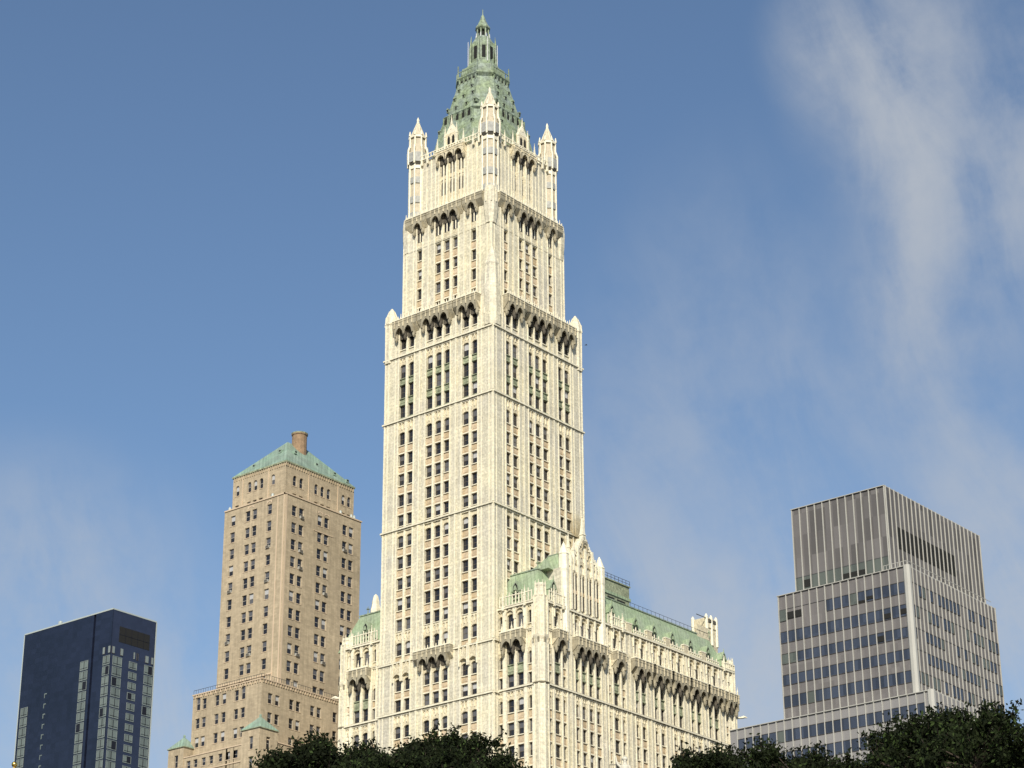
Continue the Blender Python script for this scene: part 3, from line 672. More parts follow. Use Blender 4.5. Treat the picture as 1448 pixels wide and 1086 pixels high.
# octagonal corner turrets of the wings
def wing_turret(x, y, r, ztop, garg=None):
    b = MB(); b.ring(x, y, [(r, 12), (r, 112.6), (r*1.12, 113.2), (r*1.12, 113.5), (r*.9, 113.6), (r*.9, 119.9), (r*1.0, 120.2), (r*.75, 120.4), (r*.68, ztop-.6), (r*.75, ztop-.45), (r*.7, ztop)], CR)
    for k in range(8):
        a = pi/8+k*pi/4; P = lambda q, z: (x+q*cos(a), y+q*sin(a), z)
        b.tube(P(r, 12), P(r, 112.6), .14, .14, BR, 4); b.tube(P(r*.95, 113.5), P(r*.95, 120.3), .14, .14, BR, 4); b.tube(P(r*.78, 120.0), P(r*.72, ztop+.5), .12, .04, BR, 4)
        b.tube(P(r*.9, 111.4), P(r*1.15, 112.9), .1, .2, ST, 4)
    b.ring(x, y, [(r*1.05, S4-.1), (r*1.22, S4+.1), (r*1.05, S4+.3)], ST)
    b.build('wing_turret', WR)
wing_turret(8.35, 2.05, 1.25, 122.4); wing_turret(LE+.8, 2.1, 1.2, 121.6); wing_turret(8.6, XE-.4, .85, 121.6)
def gargoyle(p, d):
    b = MB(); p = Vector(p); d = Vector(d).normalized(); b.tube(p, p+d*.8, .26, .2, BR); b.tube(p+d*.8, p+d*1.35+Vector((0, 0, .15)), .22, .28, BR); b.tube(p+d*1.35+Vector((0, 0, .15)), p+d*1.9, .25, .1, BR); b.build('gargoyle', WR)
gargoyle((LE+.1, 1.8, 110.9), (-1, -.5, .05)); gargoyle((9.3, XE+.2, 111.), (.7, .8, .05))
# end faces
FE = Face(AX, XE, 'B'); FW_ = Face(LE, 0, 'W')
for i in range(5): pier(FE, 1.1+i*7, 3.1+i*7, 12, 119.3, .85, flute=False)
for i in range(8): pier(FW_, -XE+1+i*7, -XE+3+i*7, 20, 119.4, .85, flute=False)
# mansard roofs
CG = 'copper_green'
def mansard(x0, x1, y0, y1, z0, z1, ins, over=0., name='mansard_roof', m=CG):
    b = MB(); i = ins
    b.hexa([(x0, y0, z0), (x1, y0, z0), (x1, y1, z0), (x0, y1, z0), (x0+i, y0+i, z1), (x1-i, y0+i, z1), (x1-i, y1-i, z1), (x0+i, y1-i, z1)], m)
    z = z1; b.hexa([(x0+i-.15, y0+i-.15, z), (x1-i+.15, y0+i-.15, z), (x1-i+.15, y1-i+.15, z), (x0+i-.15, y1-i+.15, z), (x0+i-.15, y0+i-.15, z+.22), (x1-i+.15, y0+i-.15, z+.22), (x1-i+.15, y1-i+.15, z+.22), (x0+i-.15, y1-i+.15, z+.22)], 'crown_copper')
    return b.build(name, WR)
def dormer(F, u, z0, d, s=1.0):
    b = MB(); w = .95*s
    b.box(F, u-w, u+w, z0, z0+1.5*s, d-2.2, d, CG)
    b.poly(F, [(u-w*1.12, z0+1.4*s), (u+w*1.12, z0+1.4*s), (u+w*.5, z0+2.7*s), (u, z0+3.3*s), (u-w*.5, z0+2.7*s)], d-2.6, d+.12, CG)
    b.poly(F, [(u-w*.5, z0+1.55*s), (u+w*.5, z0+1.55*s), (u+w*.42, z0+2.3*s), (u, z0+2.85*s), (u-w*.42, z0+2.3*s)], d+.12, d+.16, 'louvre_dark')
    b.poly(F, [(u-w*.36, z0+1.55*s), (u+w*.36, z0+1.55*s), (u+w*.1, z0+2.3*s), (u-w*.1, z0+2.3*s)], d+.16, d+.3, CG)
    for k in (-.5, .5): b.box(F, u+k*w-.25, u+k*w+.25, z0+.35*s, z0+1.2*s, d, d+.05, 'louvre_dark')
    b.tube(F.p(u, z0+3.2*s, d+.05), F.p(u, z0+4.*s, d+.05), .1, .04, CG, 4)
    b.build('dormer', WR)
mansard(-TW+2, AX-.7, BY+.8, 12.0, 119.4, 126.2, 2.7)
mansard(-TW-12., -TW+1, BY+.8, 12., 119.4, 126.2, 2.7)
mansard(-20., AX-.8, 17.5, XE-.3, 119.42, 125.9, 2.6)
mansard(LE+1.3, -14, 10., XE-.4, 119.41, 125.7, 2.6)
F1 = Face(0, BY, 'L'); dormer(F1, 3.0, 120.9, -1.0); dormer(F1, -31.0, 120.9, -1.0, .95)
dormer(FP, 5.8, 120.9, -1.0); dormer(FP, 21.9, 120.7, -.9)
for c in (28.6, 34.0, 39.5, 45.0, 50.5, 55.6): dormer(FP, c, 120.3, -.8, .85)
for x, y, zb in ((AX-3.4, BY+3.5, 126.3), (-33., BY+3.6, 126.3), (AX-3.2, XE-2.7, 126.0)):
    b = MB(); b.tube((x, y, zb), (x, y, zb+1.5), .12, .06, 'crown_copper'); b.tube((x-.35, y, zb+1.0), (x+.35, y, zb+1.0), .08, .08, 'crown_copper'); b.tube((x, y-.35, zb+1.0), (x, y+.35, zb+1.0), .08, .08, 'crown_copper'); b.build('roof_finial', WR)
# roof edge rail
b = MB(); x = AX-3.2
for i in range(28): y = 20.5+i*1.25; b.tube((x, y, 126.1), (x, y, 126.75), .03, .03, 'dark_metal', 4)
b.tube((x, 20.5, 126.75), (x, 54.2, 126.75), .035, .035, 'dark_metal', 4); b.build('roof_rail', WR)
# big gable on the side facade, its roof, its turrets
b = MB(); F = FP
b.box(F, 8.0, 18.4, 119.5, 126.0, -3.4, -.1, CR)
for i in range(5): b.box(F, 9.35+i*1.967-.2, 9.35+i*1.967+.2, 119.6, 129.2+(2.0 if 0 < i < 4 else 0), -.3, .28, BR)
b.poly(F, [(8.4, 126.0), (18.0, 126.0), (17.6, 127.6), (13.25, 133.5), (8.9, 127.6)], -1.6, -.15, CR)
for i in range(13):
    t = i/12
    for s in (-1, 1):
        u = 13.2+s*(4.3*(1-t)); z_ = 127.7+5.8*t; b.box(F, u-.2, u+.2, z_-.5, z_+.45, -.5, .12, BR, .06, .06)
for i in range(4):
    c = 10.33+i*1.967
    for s in (-.42, .42):
        b.arch(F, c+s-.3, c+s+.3, 125.7, 126.2, 126.5, -.1, .12, OR, n=2)
    b.arch(F, c-.75, c+.75, 127.2, 128.2, 128.7, -.16, .10, OR, n=3); b.box(F, c-.72, c-.58, 126.3, 127.6, -.15, .08, BR); b.box(F, c+.58, c+.72, 126.3, 127.6, -.15, .08, BR)
    b.box(F, c-.7, c+.7, 122.6, 123.2, -.12, .05, TN); b.box(F, c-.09, c+.09, 119.9, 126.2, -.1, .15, BR)
for c, z_, r_ in ((13.2, 131., .8), (11.9, 129.5, .5), (14.5, 129.5, .5)):
    b.arch(F, c-r_, c+r_, z_, z_+.9, z_+1.3, -.16, .15, OR, n=3); b.box(F, c-.12, c+.12, z_-1.5, z_, -.15, .08, OR)
b.arch(F, 12.5, 13.9, 131.3, 132.3, 132.7, -.1, .3, ST, n=3)
gab = b.build('street_gable', WR)
for i in range(4):
    c = 10.33+i*1.967
    for s in (-.42, .42):
        WW.add(F, c+s, 123.3, .52, 2.8, -.09, 'slit', 0); WW.add(F, c+s, 119.95, .52, 2.6, -.09, 'slit', 0)
pinnacle(AX-.3, 13.2, 132.6, 137.3, .55, body=.25, name='gable_pinnacle')
for u, zt in ((11.4, 131.2), (15.1, 130.8), (10.2, 132.6), (16.3, 130.1)): pinnacle(AX+.05, u, 126.6, zt, .24, body=.6)
for x_, u_ in ((AX-1.6, 10.9), (AX-2.6, 12.0)): pinnacle(x_, u_, 129, 134.0, .32)
for u, zt in ((7.95, 131.2), (17.9, 131.2)):
    t = MB(); x_ = AX-.35
    t.ring(x_, u, [(.85, 112), (.85, 126.0), (.92, 126.3), (.9, 128.9), (.98, 129.0), (.8, 129.3), (.35, 130.6), (.05, zt)], BR)
    t.box(FP, u-.9, u+.9, 119.5, 126.5, -3.8, -.3, CR); t.build('gable_turret', WR)
b = MB(); b.hexa([(-1.2, 7.2, 125.8), (AX-1.2, 7.2, 125.8), (AX-1.2, 19.2, 125.8), (-1.2, 19.2, 125.8), (1.8, 12.6, 131.4), (AX-1.4, 12.6, 131.4), (AX-1.4, 13.8, 131.4), (1.8, 13.8, 131.4)], CG)
b.tube((1.8, 12.6, 131.45), (AX-1.4, 12.6, 131.45), .14, .14, 'crown_copper', 4); b.tube((1.8, 12.6, 131.4), (3.4, 7.2, 126.), .12, .12, 'crown_copper', 4)
b.poly(FB, [(5.6, 126.3), (7.4, 126.3), (6.5, 128.0)], -5.6, -4.2, CG); b.build('gable_roof', WR)
# penthouse, stair tower, chimney
b = MB(); b.wbox(-2, 3.2, 26.6, 34.0, 125.9, 130.9, 'copper_dull'); b.wbox(-2.2, 3.4, 26.4, 34.2, 128.3, 128.8, 'copper_green'); b.wbox(-2.2, 3.4, 26.4, 34.2, 130.9, 131.1, 'copper_dull')
for y0, y1 in ((27.5, 29.5), (30.3, 32.6)): b.wbox(3.2, 3.26, y0, y1, 126.3, 127.9, 'louvre_dark')
b.build('penthouse', WR)
b = MB()
for i in range(8): y = 26.5+i*1.1; b.tube((3.2, y, 131.1), (3.2, y, 132.1), .045, .045, 'dark_metal', 4)
for z_ in (131.6, 132.1): b.tube((3.2, 26.5, z_), (3.2, 34.2, z_), .04, .04, 'dark_metal', 4)
b.build('penthouse_rail', WR)
b = MB(); b.wbox(2.3, 5.5, 54.7, 58.0, 119, 130.1, OR); b.wbox(2.2, 5.6, 54.6, 58.1, 128.1, 128.3, ST)
for x_, y_ in ((5.4, 54.8), (5.4, 57.9), (2.4, 54.8), (5.4, 56.3)): b.ring(x_, y_, [(.34, 125), (.34, 130.3), (.12, 130.8)], BR)
b.wbox(2.6, 5.65, 55.1, 57.6, 129.3, 129.9, 'dark_fill'); b.tube((5.5, 51.5, 129.9), (5.5, 54.8, 129.9), .08, .08, 'dark_metal', 4); b.build('stair_tower', WR)
b = MB(); b.wbox(5.2, 5.9, 51.0, 54.6, 125.5, 127.8, OR); b.build('chimney', WR)
q = at(531, 866, 1)-CAM; t_ = (8.5-CAM.y)/q.y; cc = CAM+q*t_
b = MB(); b.ring(cc.x, cc.y, [(1.1, 122), (1.0, cc.z+.3), (.8, cc.z+1.2), (.75, cc.z+1.3), (.7, cc.z+2.), (.45, cc.z+3.0), (.1, cc.z+3.4)], BR, n=6); b.build('stone_chimney', WR)
WW.finish()

# ================================================================== 2. buff brick tower
BX, BY2 = -52.0, 2.17
BB = thing('brick_skyscraper', (-60, 10, 0), 'buff brick tower with low green pyramid roof and round chimney', 'skyscraper')
BW = Windows(BB)
def bwall(F, u0, u1, z0, z1, wins, th=.35, m='buff_brick', name='wall', kind='brick', sill='buff_trim', arch_=False):
    """brick skin with real openings: wins = list of (uc, zb, w, h)"""
    b = MB(); cols = {}
    for uc, zb, w, h, *ar in wins: cols.setdefault((round(uc, 3), w), []).append((zb, h, ar[0] if ar else 0))
    cu = u0
    for (uc, w), L in sorted(cols.items()):
        a, e = uc-w/2, uc+w/2; b.box(F, cu, a, z0, z1, -th, 0, m); cu = e; zz = z0
        for zb, h, ar in sorted(L):
            if zb > zz: b.box(F, a, e, zz, zb, -th, 0, m)
            if ar:
                b.arch(F, a, e, zb+h-.55, zb+h, zb+h+.1, -th, 0, m, pointed=1.); zz = zb+h+.1
            else: zz = zb+h
            b.box(F, a-.06, e+.06, zb-.12, zb, 0, .07, sill)
            BW.add(F, uc, zb, w, h, -th+.05, kind)
        b.box(F, a, e, zz, z1, -th, 0, m)
    b.box(F, cu, u1, z0, z1, -th, 0, m); return b
BL = -68.2; BRY = 22.8
c = MB(); c.wbox(BL+.35, BX-.35, BY2+.35, BRY-.35, 0, 153.4, 'buff_brick'); c.wbox(BL+1.3, BX-1.5, BY2+1.3, BRY-1.4, 153, 160.2, 'buff_brick'); c.build('core_wall', BB)
FBL = Face(0, BY2, 'L'); FBR = Face(BX, 0, 'R')
zr = [149.95-3.33*i for i in range(11)]
L1 = [(-65.85, z, 1.25, 2.05) for z in zr]+[(-61.9, z, 1.25, 2.05) for z in zr]+[(-60.1, z, 1.25, 2.05) for z in zr]+[(-56.15, z+.05, 1.25, 2.05) for z in zr]
R1 = [(u, z-.6, 1.25, 2.05) for z in zr for u in (4.6, 6.5, 11.5, 13.3, 18.3, 20.1)]
b = bwall(FBL, BL+.0, BX-.004, 112, 153.2, L1); 
for u in (-56.15,): b.arch(FBL, u-.7, u+.7, 151.95, 152.6, 152.8, 0, .06, 'buff_trim', n=4)
b.arch(FBL, -61.9, -60.1, 152.0, 152.7, 152.9, 0, .05, 'buff_trim', n=4)
b.box(FBL, BL, BX+.05, 153.2, 153.45, -.35, .15, 'buff_trim'); b.box(FBL, -54.1, -53.85, 113, 153, 0, .05, 'buff_trim'); b.box(FBL, BX-.5, BX-.2, 113, 153.1, 0, .06, 'buff_trim')
b.box(FBL, BL, BX-1.9, 118.8, 119.05, 0, .12, 'buff_trim'); b.build('wall', BB)
b = bwall(FBR, BY2+.002, BRY, 100, 153.2, R1); b.box(FBR, BY2-.15, BRY+.15, 153.2, 153.45, -.35, .15, 'buff_trim'); b.box(FBR, BY2+.05, BY2+.5, 113, 153.1, 0, .06, 'buff_trim')
b.box(FBR, 9.8, 15.2, 148.0, 148.15, 0, .08, 'buff_trim')
for u in (11.5, 13.3): b.arch(FBR, u-.75, u+.75, 151.4, 152.0, 152.2, 0, .05, 'buff_trim', n=4)
b.build('wall', BB)
# cap storey
FC = Face(0, BY2+.95, 'L'); FD = Face(BX-1.15, 0, 'R')
Lc = [(-66.0, 156.3, 1.0, 2.1, 1), (-62.8, 156.3, 1.0, 2.1, 1), (-61.2, 156.3, 1.0, 2.1, 1), (-59.6, 156.3, 1.0, 2.1, 1), (-56.5, 156.3, 1.0, 2.1, 1)]
Rc = [(5.6, 155.9, 1.02, 2.1, 1), (7.35, 155.9, 1.02, 2.1, 1), (11.4, 155.9, 1.02, 2.1, 1), (13.1, 155.9, 1.02, 2.1, 1), (14.8, 155.9, 1.02, 2.1, 1), (18.9, 155.9, 1.02, 2.1, 1), (20.5, 155.9, 1.02, 2.1, 1)]
b = bwall(FC, BL+.95, BX-1.154, 153.0, 160.1, Lc+[(w[0], 153.5, 1.0, .9) for w in Lc]); 
for u in (-64.6, -57.7): b.box(FC, u-.09, u+.09, 153.5, 160, 0, .1, 'buff_trim')
for i in range(24): u = BL+1.4+i*.6; b.box(FC, u-.1, u+.1, 159.4, 160.05, 0, .14, 'buff_brick')
b.build('wall', BB)
b = bwall(FD, BY2+.952, BRY-1.0, 153.0, 160.1, Rc+[(w[0], 153.5, 1.02, .9) for w in Rc]); 
for u in (9.3, 17.3): b.box(FD, u-.09, u+.09, 153.5, 160, 0, .1, 'buff_trim')
for i in range(30): u = BY2+1.4+i*.62; b.box(FD, u-.1, u+.1, 159.4, 160.05, 0, .14, 'buff_brick')
b.build('wall', BB)
b = MB(); x0, x1, y0, y1 = BL+.75, BX-.95, BY2+.75, BRY-.85
b.hexa([(x0, y0, 160.1), (x1, y0, 160.1), (x1, y1, 160.1), (x0, y1, 160.1), (x0, y0, 160.4), (x1, y0, 160.4), (x1, y1, 160.4), (x0, y1, 160.4)], 'copper_dull')
xm = -60.0
b.hexa([(x0, y0, 160.4), (x1, y0, 160.4), (x1, y1, 160.4), (x0, y1, 160.4), (xm-.1, 10.0, 168.0), (xm+.1, 10.0, 168.0), (xm+.1, 15.3, 168.0), (xm-.1, 15.3, 168.0)], 'mint_copper'); rf = b.build('pyramid_roof', BB)
b = MB(); b.ring(-59.0, 12.3, [(1.5, 162), (1.45, 169.6), (1.6, 169.75), (1.6, 170.1), (1.35, 170.1), (1.35, 169.7)], 'chimney_brick', n=12)
b.ring(-59.0, 12.3, [(1.62, 169.95), (1.66, 170.15), (1.5, 170.2)], 'copper_dull', n=12)
b.build('chimney', BB)
for u, zz, F, dd in ((-63.2, 162.2, FC, -1.4), (-58.2, 164.6, FC, -3.3), (8.5, 164.5, FD, -3.0), (13.4, 163.2, FD, -2.1), (17.3, 162.2, FD, -1.0), (20.2, 161.4, FD, -.3)):
    b = MB(); b.box(F, u-.35, u+.35, zz-.4, zz+.25, dd-.6, dd+.1, 'mint_copper'); b.box(F, u-.2, u+.2, zz-.1, zz+.15, dd+.1, dd+.15, 'louvre_dark'); b.build('roof_vent', rf)
# roof-terrace rails, units on parapet
for x_, y_ in ((-55.8, 2.5), (-67.3, 2.6), (-52.4, 17.4), (-52.3, 21.1), (-52.3, 20.3)):
    b = MB(); b.ring(x_, y_, [(.3, 153.4), (.3, 153.9), (.15, 154.2)], 'silver_trim'); b.build('roof_lamp', BB)
# shoulder mass
SX, SY, SL = -51.3, -2.7, -69.0
c = MB(); c.wbox(SL+.35, SX-.35, SY+.35, 26, 0, 116.3, 'buff_brick'); c.build('core_wall', BB)
FS = Face(0, SY, 'L'); FT = Face(SX, 0, 'R')
Ls = []; 
for k, u in enumerate((-67.6, -66.0, -62.7, -60.9, -57.7, -56.0)):
    for z_ in (110.0, 106.5, 103.0, 99.5, 96.0): Ls.append((u, z_, 1.1, 1.9))
    Ls.append((u, 113.4, 1.1, 2.55 if k in (0, 5) else 2.0, 1 if k in (0, 5) else 0))
Rs = [(u, z_, 1.1, 1.9) for u in (-.5, 1.3, 4.9, 6.6, 10.3, 12.0, 16.2, 18.0) for z_ in (112.2, 108.7, 105.2, 101.7, 98.2, 94.7)]
b = bwall(FS, SL, SX-.004, 90, 116.3, Ls); b.box(FS, SL-.1, SX+.1, 116.3, 116.5, -.35, .2, 'buff_trim')
for i in range(28): u = SL+.3+i*.63; b.box(FS, u-.12, u+.12, 115.75, 116.28, 0, .16, 'buff_trim' if i % 2 else 'buff_brick')
b.build('wall', BB)
b = bwall(FT, SY+.002, 26, 90, 116.3, Rs); b.box(FT, SY-.1, 26, 116.3, 116.5, -.35, .2, 'buff_trim')
for i in range(34): u = SY+.3+i*.63; b.box(FT, u-.12, u+.12, 115.75, 116.28, 0, .16, 'buff_trim' if i % 2 else 'buff_brick')
b.build('wall', BB)
b = MB()
for i in range(29): u = SL+i*.62; b.tube((u, SY+.1, 116.5), (u, SY+.1, 117.35), .03, .03, 'dark_metal', 4)
for i in range(40): u = SY+i*.62; b.tube((SX-.1, u, 116.5), (SX-.1, u, 117.35), .03, .03, 'dark_metal', 4)
b.tube((SL, SY+.1, 117.35), (SX-.1, SY+.1, 117.35), .04, .04, 'dark_metal', 4); b.tube((SX-.1, SY+.1, 117.35), (SX-.1, 22, 117.35), .04, .04, 'dark_metal', 4); b.build('terrace_rail', BB)
# lower masses with two hipped pavilions
def pavilion(x0, x1, y0, y1, ze, za):
    b = bwall(Face(0, y0, 'L'), x0, x1-.004, 80, ze, [((x0+x1)/2+.15, ze-3.6-3.6*i, .95, 2.3) for i in range(4)]); b.wbox(x0+.35, x1-.35, y0+.35, y1, 0, ze, 'buff_brick'); b.build('pavilion', BB)
    b = bwall(Face(x1, 0, 'R'), y0+.002, y1, 80, ze, [((y0+y1)/2, ze-3.6-3.6*i, 1.0, 2.3) for i in range(4)]); b.build('pavilion', BB)
    r = MB(); r.hexa([(x0-.2, y0-.2, ze), (x1+.2, y0-.2, ze), (x1+.2, y1+.2, ze), (x0-.2, y1+.2, ze), (x0-.2, y0-.2, ze+.14), (x1+.2, y0-.2, ze+.14), (x1+.2, y1+.2, ze+.14), (x0-.2, y1+.2, ze+.14)], 'copper_dull')
    r.hexa([(x0-.2, y0-.2, ze+.14), (x1+.2, y0-.2, ze+.14), (x1+.2, y1+.2, ze+.14), (x0-.2, y1+.2, ze+.14)]+[((x0+x1)/2+a, (y0+y1)/2+b_, za) for a, b_ in ((-.1, -.1), (.1, -.1), (.1, .1), (-.1, .1))], 'mint_copper')
    r.ring((x0+x1)/2, (y0+y1)/2, [(.2, za-.1), (.25, za+.3), (.1, za+.5)], 'mint_copper', n=6); r.build('pavilion_roof', BB)
pavilion(-53.4, -49.0, -5.1, -.6, 106.6, 109.3); pavilion(-72.2, -68.2, -5.1, -1.4, 106.3, 108.7)
c = MB(); c.wbox(-70, -51, -4.55, 2, 0, 104.2, 'buff_brick'); c.build('core_wall', BB)
FU = Face(0, -4.9, 'L'); b = bwall(FU, -68.2, -53.4, 80, 104.2, [(u, z_, 1.05, 1.45) for u in (-67., -65.2, -63.1, -61.2, -58.9, -56.9, -55.) for z_ in (102.1,)]+[(u, z_, 1.05, 1.9) for u in (-63.1, -61.2, -57.6, -55.9) for z_ in (97.5, 93.6)]); b.box(FU, -68.2, -53.4, 104.2, 104.4, -.35, .1, 'buff_trim'); b.box(FU, -68.2, -53.4, 101.2, 101.4, 0, .12, 'buff_trim'); b.build('wall', BB)
c = MB(); c.wbox(-51, -49.4, -3, 22, 0, 104.8, 'buff_brick'); c.wbox(-51, -49.25, -3, 22, 104.8, 105.0, 'buff_trim'); c.build('side_wing', BB)
for i in range(18):
    F_, L_ = ((FBL, L1), (FBR, R1), (FBR, R1), (FT, Rs))[i % 4]; w_ = L_[random.randrange(len(L_))]
    b = MB(); b.box(F_, w_[0]-.42, w_[0]+.42, w_[1], w_[1]+.5, -.2, .3, 'panel_grey'); b.box(F_, w_[0]-.36, w_[0]+.36, w_[1]+.06, w_[1]+.44, .3, .32, 'frame_dark'); b.build('air_conditioner', BB)
BW.finish()

# ================================================================== 3. dark blue glass tower
DX, DY, DL, DR, DZ = -186.85, 77.45, -220.5, 91.8, 177.4
DB = thing('blue_glass_tower', (-200, 85, 0), 'dark navy blue slab tower with pale curtained window strips at far left', 'skyscraper')
DWn = Windows(DB)
b = MB(); b.wbox(DL, -193.9, DY, DR, 0, DZ, 'navy_panel'); b.build('main_wall', DB)
b = MB(); b.wbox(-193.1, DX, DY-.01, DR-.01, 0, DZ, 'navy_panel'); b.wbox(-193.9, -193.1, DY+.9, DR-.02, 0, DZ-.3, 'navy_dark'); b.wbox(DX, DX+.04, DY+.25, DR-.3, 0, DZ-.02, 'navy_side'); b.build('end_wall', DB)
b = MB(); b.wbox(DL-.1, DX+.1, DY-.1, DR+.1, DZ, DZ+.35, 'silver_trim'); b.wbox(DL-.35, DL, DY-.02, DR+.05, 0, DZ, 'silver_trim'); b.wbox(DX-.2, DX+.1, DR, DR+.3, 0, DZ, 'silver_trim'); b.build('metal_trim', DB)
FDL = Face(0, DY, 'L'); FDR = Face(DX+.04, 0, 'R')
b = MB(); b.box(FDR, 79.9, 89.9, 169.6, 173.6, 0, .05, 'louvre_dark')
for i in range(1, 5): b.box(FDR, 79.9+i*2-.04, 79.9+i*2+.04, 169.6, 173.6, .05, .1, 'navy_dark')
b.box(FDR, 79.9, 89.9, 171.5, 171.6, .05, .1, 'navy_dark'); b.build('louvre_panel', DB)
P_ = 2.63
def var_(i, j): return (0, 0, 1, 0, 2, 0, 3, 0, 0, 1)[(i*7+j*3) % 10]
for i in range(28):
    zt = 165.8-P_*i; h = 2.35
    if i > 24: continue
    DWn.add(FDR, 79.75, zt-h-.1, 3.0, h, .02, 'curtain', var_(i, 0)); DWn.add(FDR, 84.9, zt-h+.15, 2.6, h-.5, .02, 'curtain', var_(i, 1)); DWn.add(FDR, 90.05, zt-h-.1, 2.8, h, .02, 'curtain', var_(i, 2))
    DWn.add(FDL, -188.1, zt-h-.1, 2.5, h, .03, 'curtain', var_(i, 3)); DWn.add(FDL, -196.35, zt-h+.1, 2.9, h, .03, 'curtain', var_(i, 4))
    if i > 2:
        DWn.add(FDL, -218.3, zt-h, 2.7, h, .03, 'curtain', 0)
    if i > 1: 
        b = MB(); b.box(FDL, -210.9, -210.0, zt-.6, zt-.3, 0, .05, 'curtain_glass'); b.box(FDL, -210.9, -210.65, zt-1.5, zt-.6, 0, .05, 'curtain_glass'); b.build('stair_window', DB)
for u, F, w in ((-189.2, FDL, .7), (-187.2, FDL, .7), (78.3, FDR, .8), (81.0, FDR, .8), (86.2, FDR, .5), (89.3, FDR, 1.0), (91.1, FDR, .6)):
    DWn.add(F, u, 166.2, w, 1.8, .03, 'slit', 0)
for u, F, w in ((-189.2, FDL, .7), (-187.2, FDL, .7), (78.3, FDR, .7), (81.0, FDR, .8), (85.1, FDR, .4), (89.3, FDR, 1.0), (91.1, FDR, .6)):
    b = MB(); b.box(F, u-w/2, u+w/2, 166.3, 168.0, .08, .16, 'curtain_frame'); b.build('top_storey_panel', DB)
b = MB(); b.ring(-207.5, DY+.6, [(.5, DZ+.3), (.6, DZ+1.0), (.3, DZ+1.3)], 'silver_trim'); b.build('rooftop_lamp', DB)
DWn.finish()

# ================================================================== 4. grey office tower with pale fins
GB = thing('grey_office_tower', (58, 30, 0), 'stepped grey office tower with thin pale vertical fins and blue window bands', 'skyscraper')
GWn = Windows(GB)
def fins(F, us, z0, z1, w=.17, d=.42, m='aluminium_fin'):
    b = MB()
    for u in us: b.box(F, u-w/2, u+w/2, z0, z1, 0, d, m)
    return b
def gblock(x0, x1, y0, y1, ztop, zbot, L_u, R_u, rowsL, rowsR, pm, name, dark=None, skipL=lambda j, i: False):
    b = MB(); b.wbox(x0, x1, y0, y1, 0, ztop, pm); bl = b.build(name, GB)
    F = Face(0, y0, 'L'); G = Face(x1, 0, 'R')
    for Fc, us, rows, side in ((F, L_u, rowsL, 0), (G, R_u, rowsR, 1)):
        for j, (zt, zb) in enumerate(rows):
            p = MB(); p.box(Fc, us[0], us[-1], zt, zt+.06, 0, .06, 'dark_metal'); p.build('floor_joint', GB)
            for i in range(len(us)-1):
                if side == 0 and skipL(j, i): continue
                if side == 1 and random.random() < .35: continue
                GWn.add(Fc, (us[i]+us[i+1])/2, zb, us[i+1]-us[i]-.12, zt-zb, .02, 'band', 3 if random.random() < (.06 if side == 0 else .3) else 0)
    # each fin is a part
    for Fc, us in ((F, L_u), (G, R_u)):
        for u in us:
            f = MB(); f.box(Fc, u-.075 if Fc is F else u-.055, u+.075 if Fc is F else u+.055, zbot, ztop+.1, 0, .17, 'aluminium_fin'); f.build('fin', GB)
    p = MB(); p.box(F, x0, x1, ztop, ztop+.12, -(y1-y0), .25, 'aluminium_fin'); p.build('coping', GB)
Lu = [47.85+1.438*i for i in range(13)]; Lu[-1] = 65.1-.09
Ru = [18.1+1.32*i for i in range(24)]
b = MB()
gblock(47.7, 65.1, 18.0, 48.4, 130.4, 112, Lu, Ru, [], [], 'grey_panel_dark', 'top_block')
Ft = Face(0, 18., 'L'); Gt = Face(65.1, 0, 'R')
b = MB(); b.box(Ft, 47.7, 65.1, 118.75, 118.85, 0, .05, 'dark_metal'); b.box(Ft, 47.7, 65.1, 116.7, 118.74, 0, .03, 'green_glass'); b.build('glass_band', GB)
for i in (1, 6, 7, 8): 
    b = MB(); b.box(Ft, Lu[i]+.1, Lu[i+1]-.1, 116.8 if i > 1 else 116.9, 117.6 if i > 1 else 118.2, .03, .06, 'louvre_dark'); b.build('open_vent', GB)
for i in range(14):
    b = MB(); u = Ru[2]+i*1.32; b.box(Gt, u+.1, u+1.2, 120.8, 124.4, .0, .05, 'louvre_dark'); b.build('louvre', GB)
b = MB(); b.wbox(47.7, 65.2, 17.9, 18.0, 130.4, 130.5, 'aluminium_fin'); b.build('coping', GB)
rowsM = [(112.95, 111.1), (109.35, 107.5), (105.75, 104.1), (102.35, 100.65), (98.95, 97.1)]
LuM = [46.3+1.438*i for i in range(17)]
gblock(46.1, 69.7, 15.0, 42.9, 115.3, 94, [u for u in LuM if u < 69.4], [15.2+1.19*i for i in range(24)], rowsM, rowsM, 'grey_panel', 'middle_block', skipL=lambda j, i: (j == 0 and i < 6))
b = MB(); b.ring(69.45, 15.25, [(.62, 92), (.62, 115.5)], 'aluminium_fin', n=8); b.build('corner_column', GB)
F = Face(0, 15., 'L')
for i, z0, z1, m_ in ((1, 111.3, 112.4, 'louvre_dark'), (2, 111.3, 112.4, 'louvre_dark'), (0, 111.1, 112.9, 'green_glass'), (13, 107.7, 108.5, 'louvre_dark'), (15, 107.9, 108.7, 'louvre_dark'), (11, 111.4, 111.9, 'louvre_dark'), (10, 111.2, 111.5, 'louvre_dark'), (12, 104.3, 105.2, 'louvre_dark')):
    b = MB(); b.box(F, LuM[i]+.12, LuM[i+1]-.12, z0, z1, .1, .14, m_); b.build('open_vent', GB)
rowsP = [(92.7, 90.9), (89.3, 87.4), (85.8, 84.0), (82.3, 80.5), (78.8, 77.)]
gblock(38.0, 73.8, 12.0, 30.0, 94.3, 60, [39.4+1.443*i for i in range(24)], [12.5+1.3*i for i in range(12)], rowsP, rowsP, 'light_panel', 'podium_block')
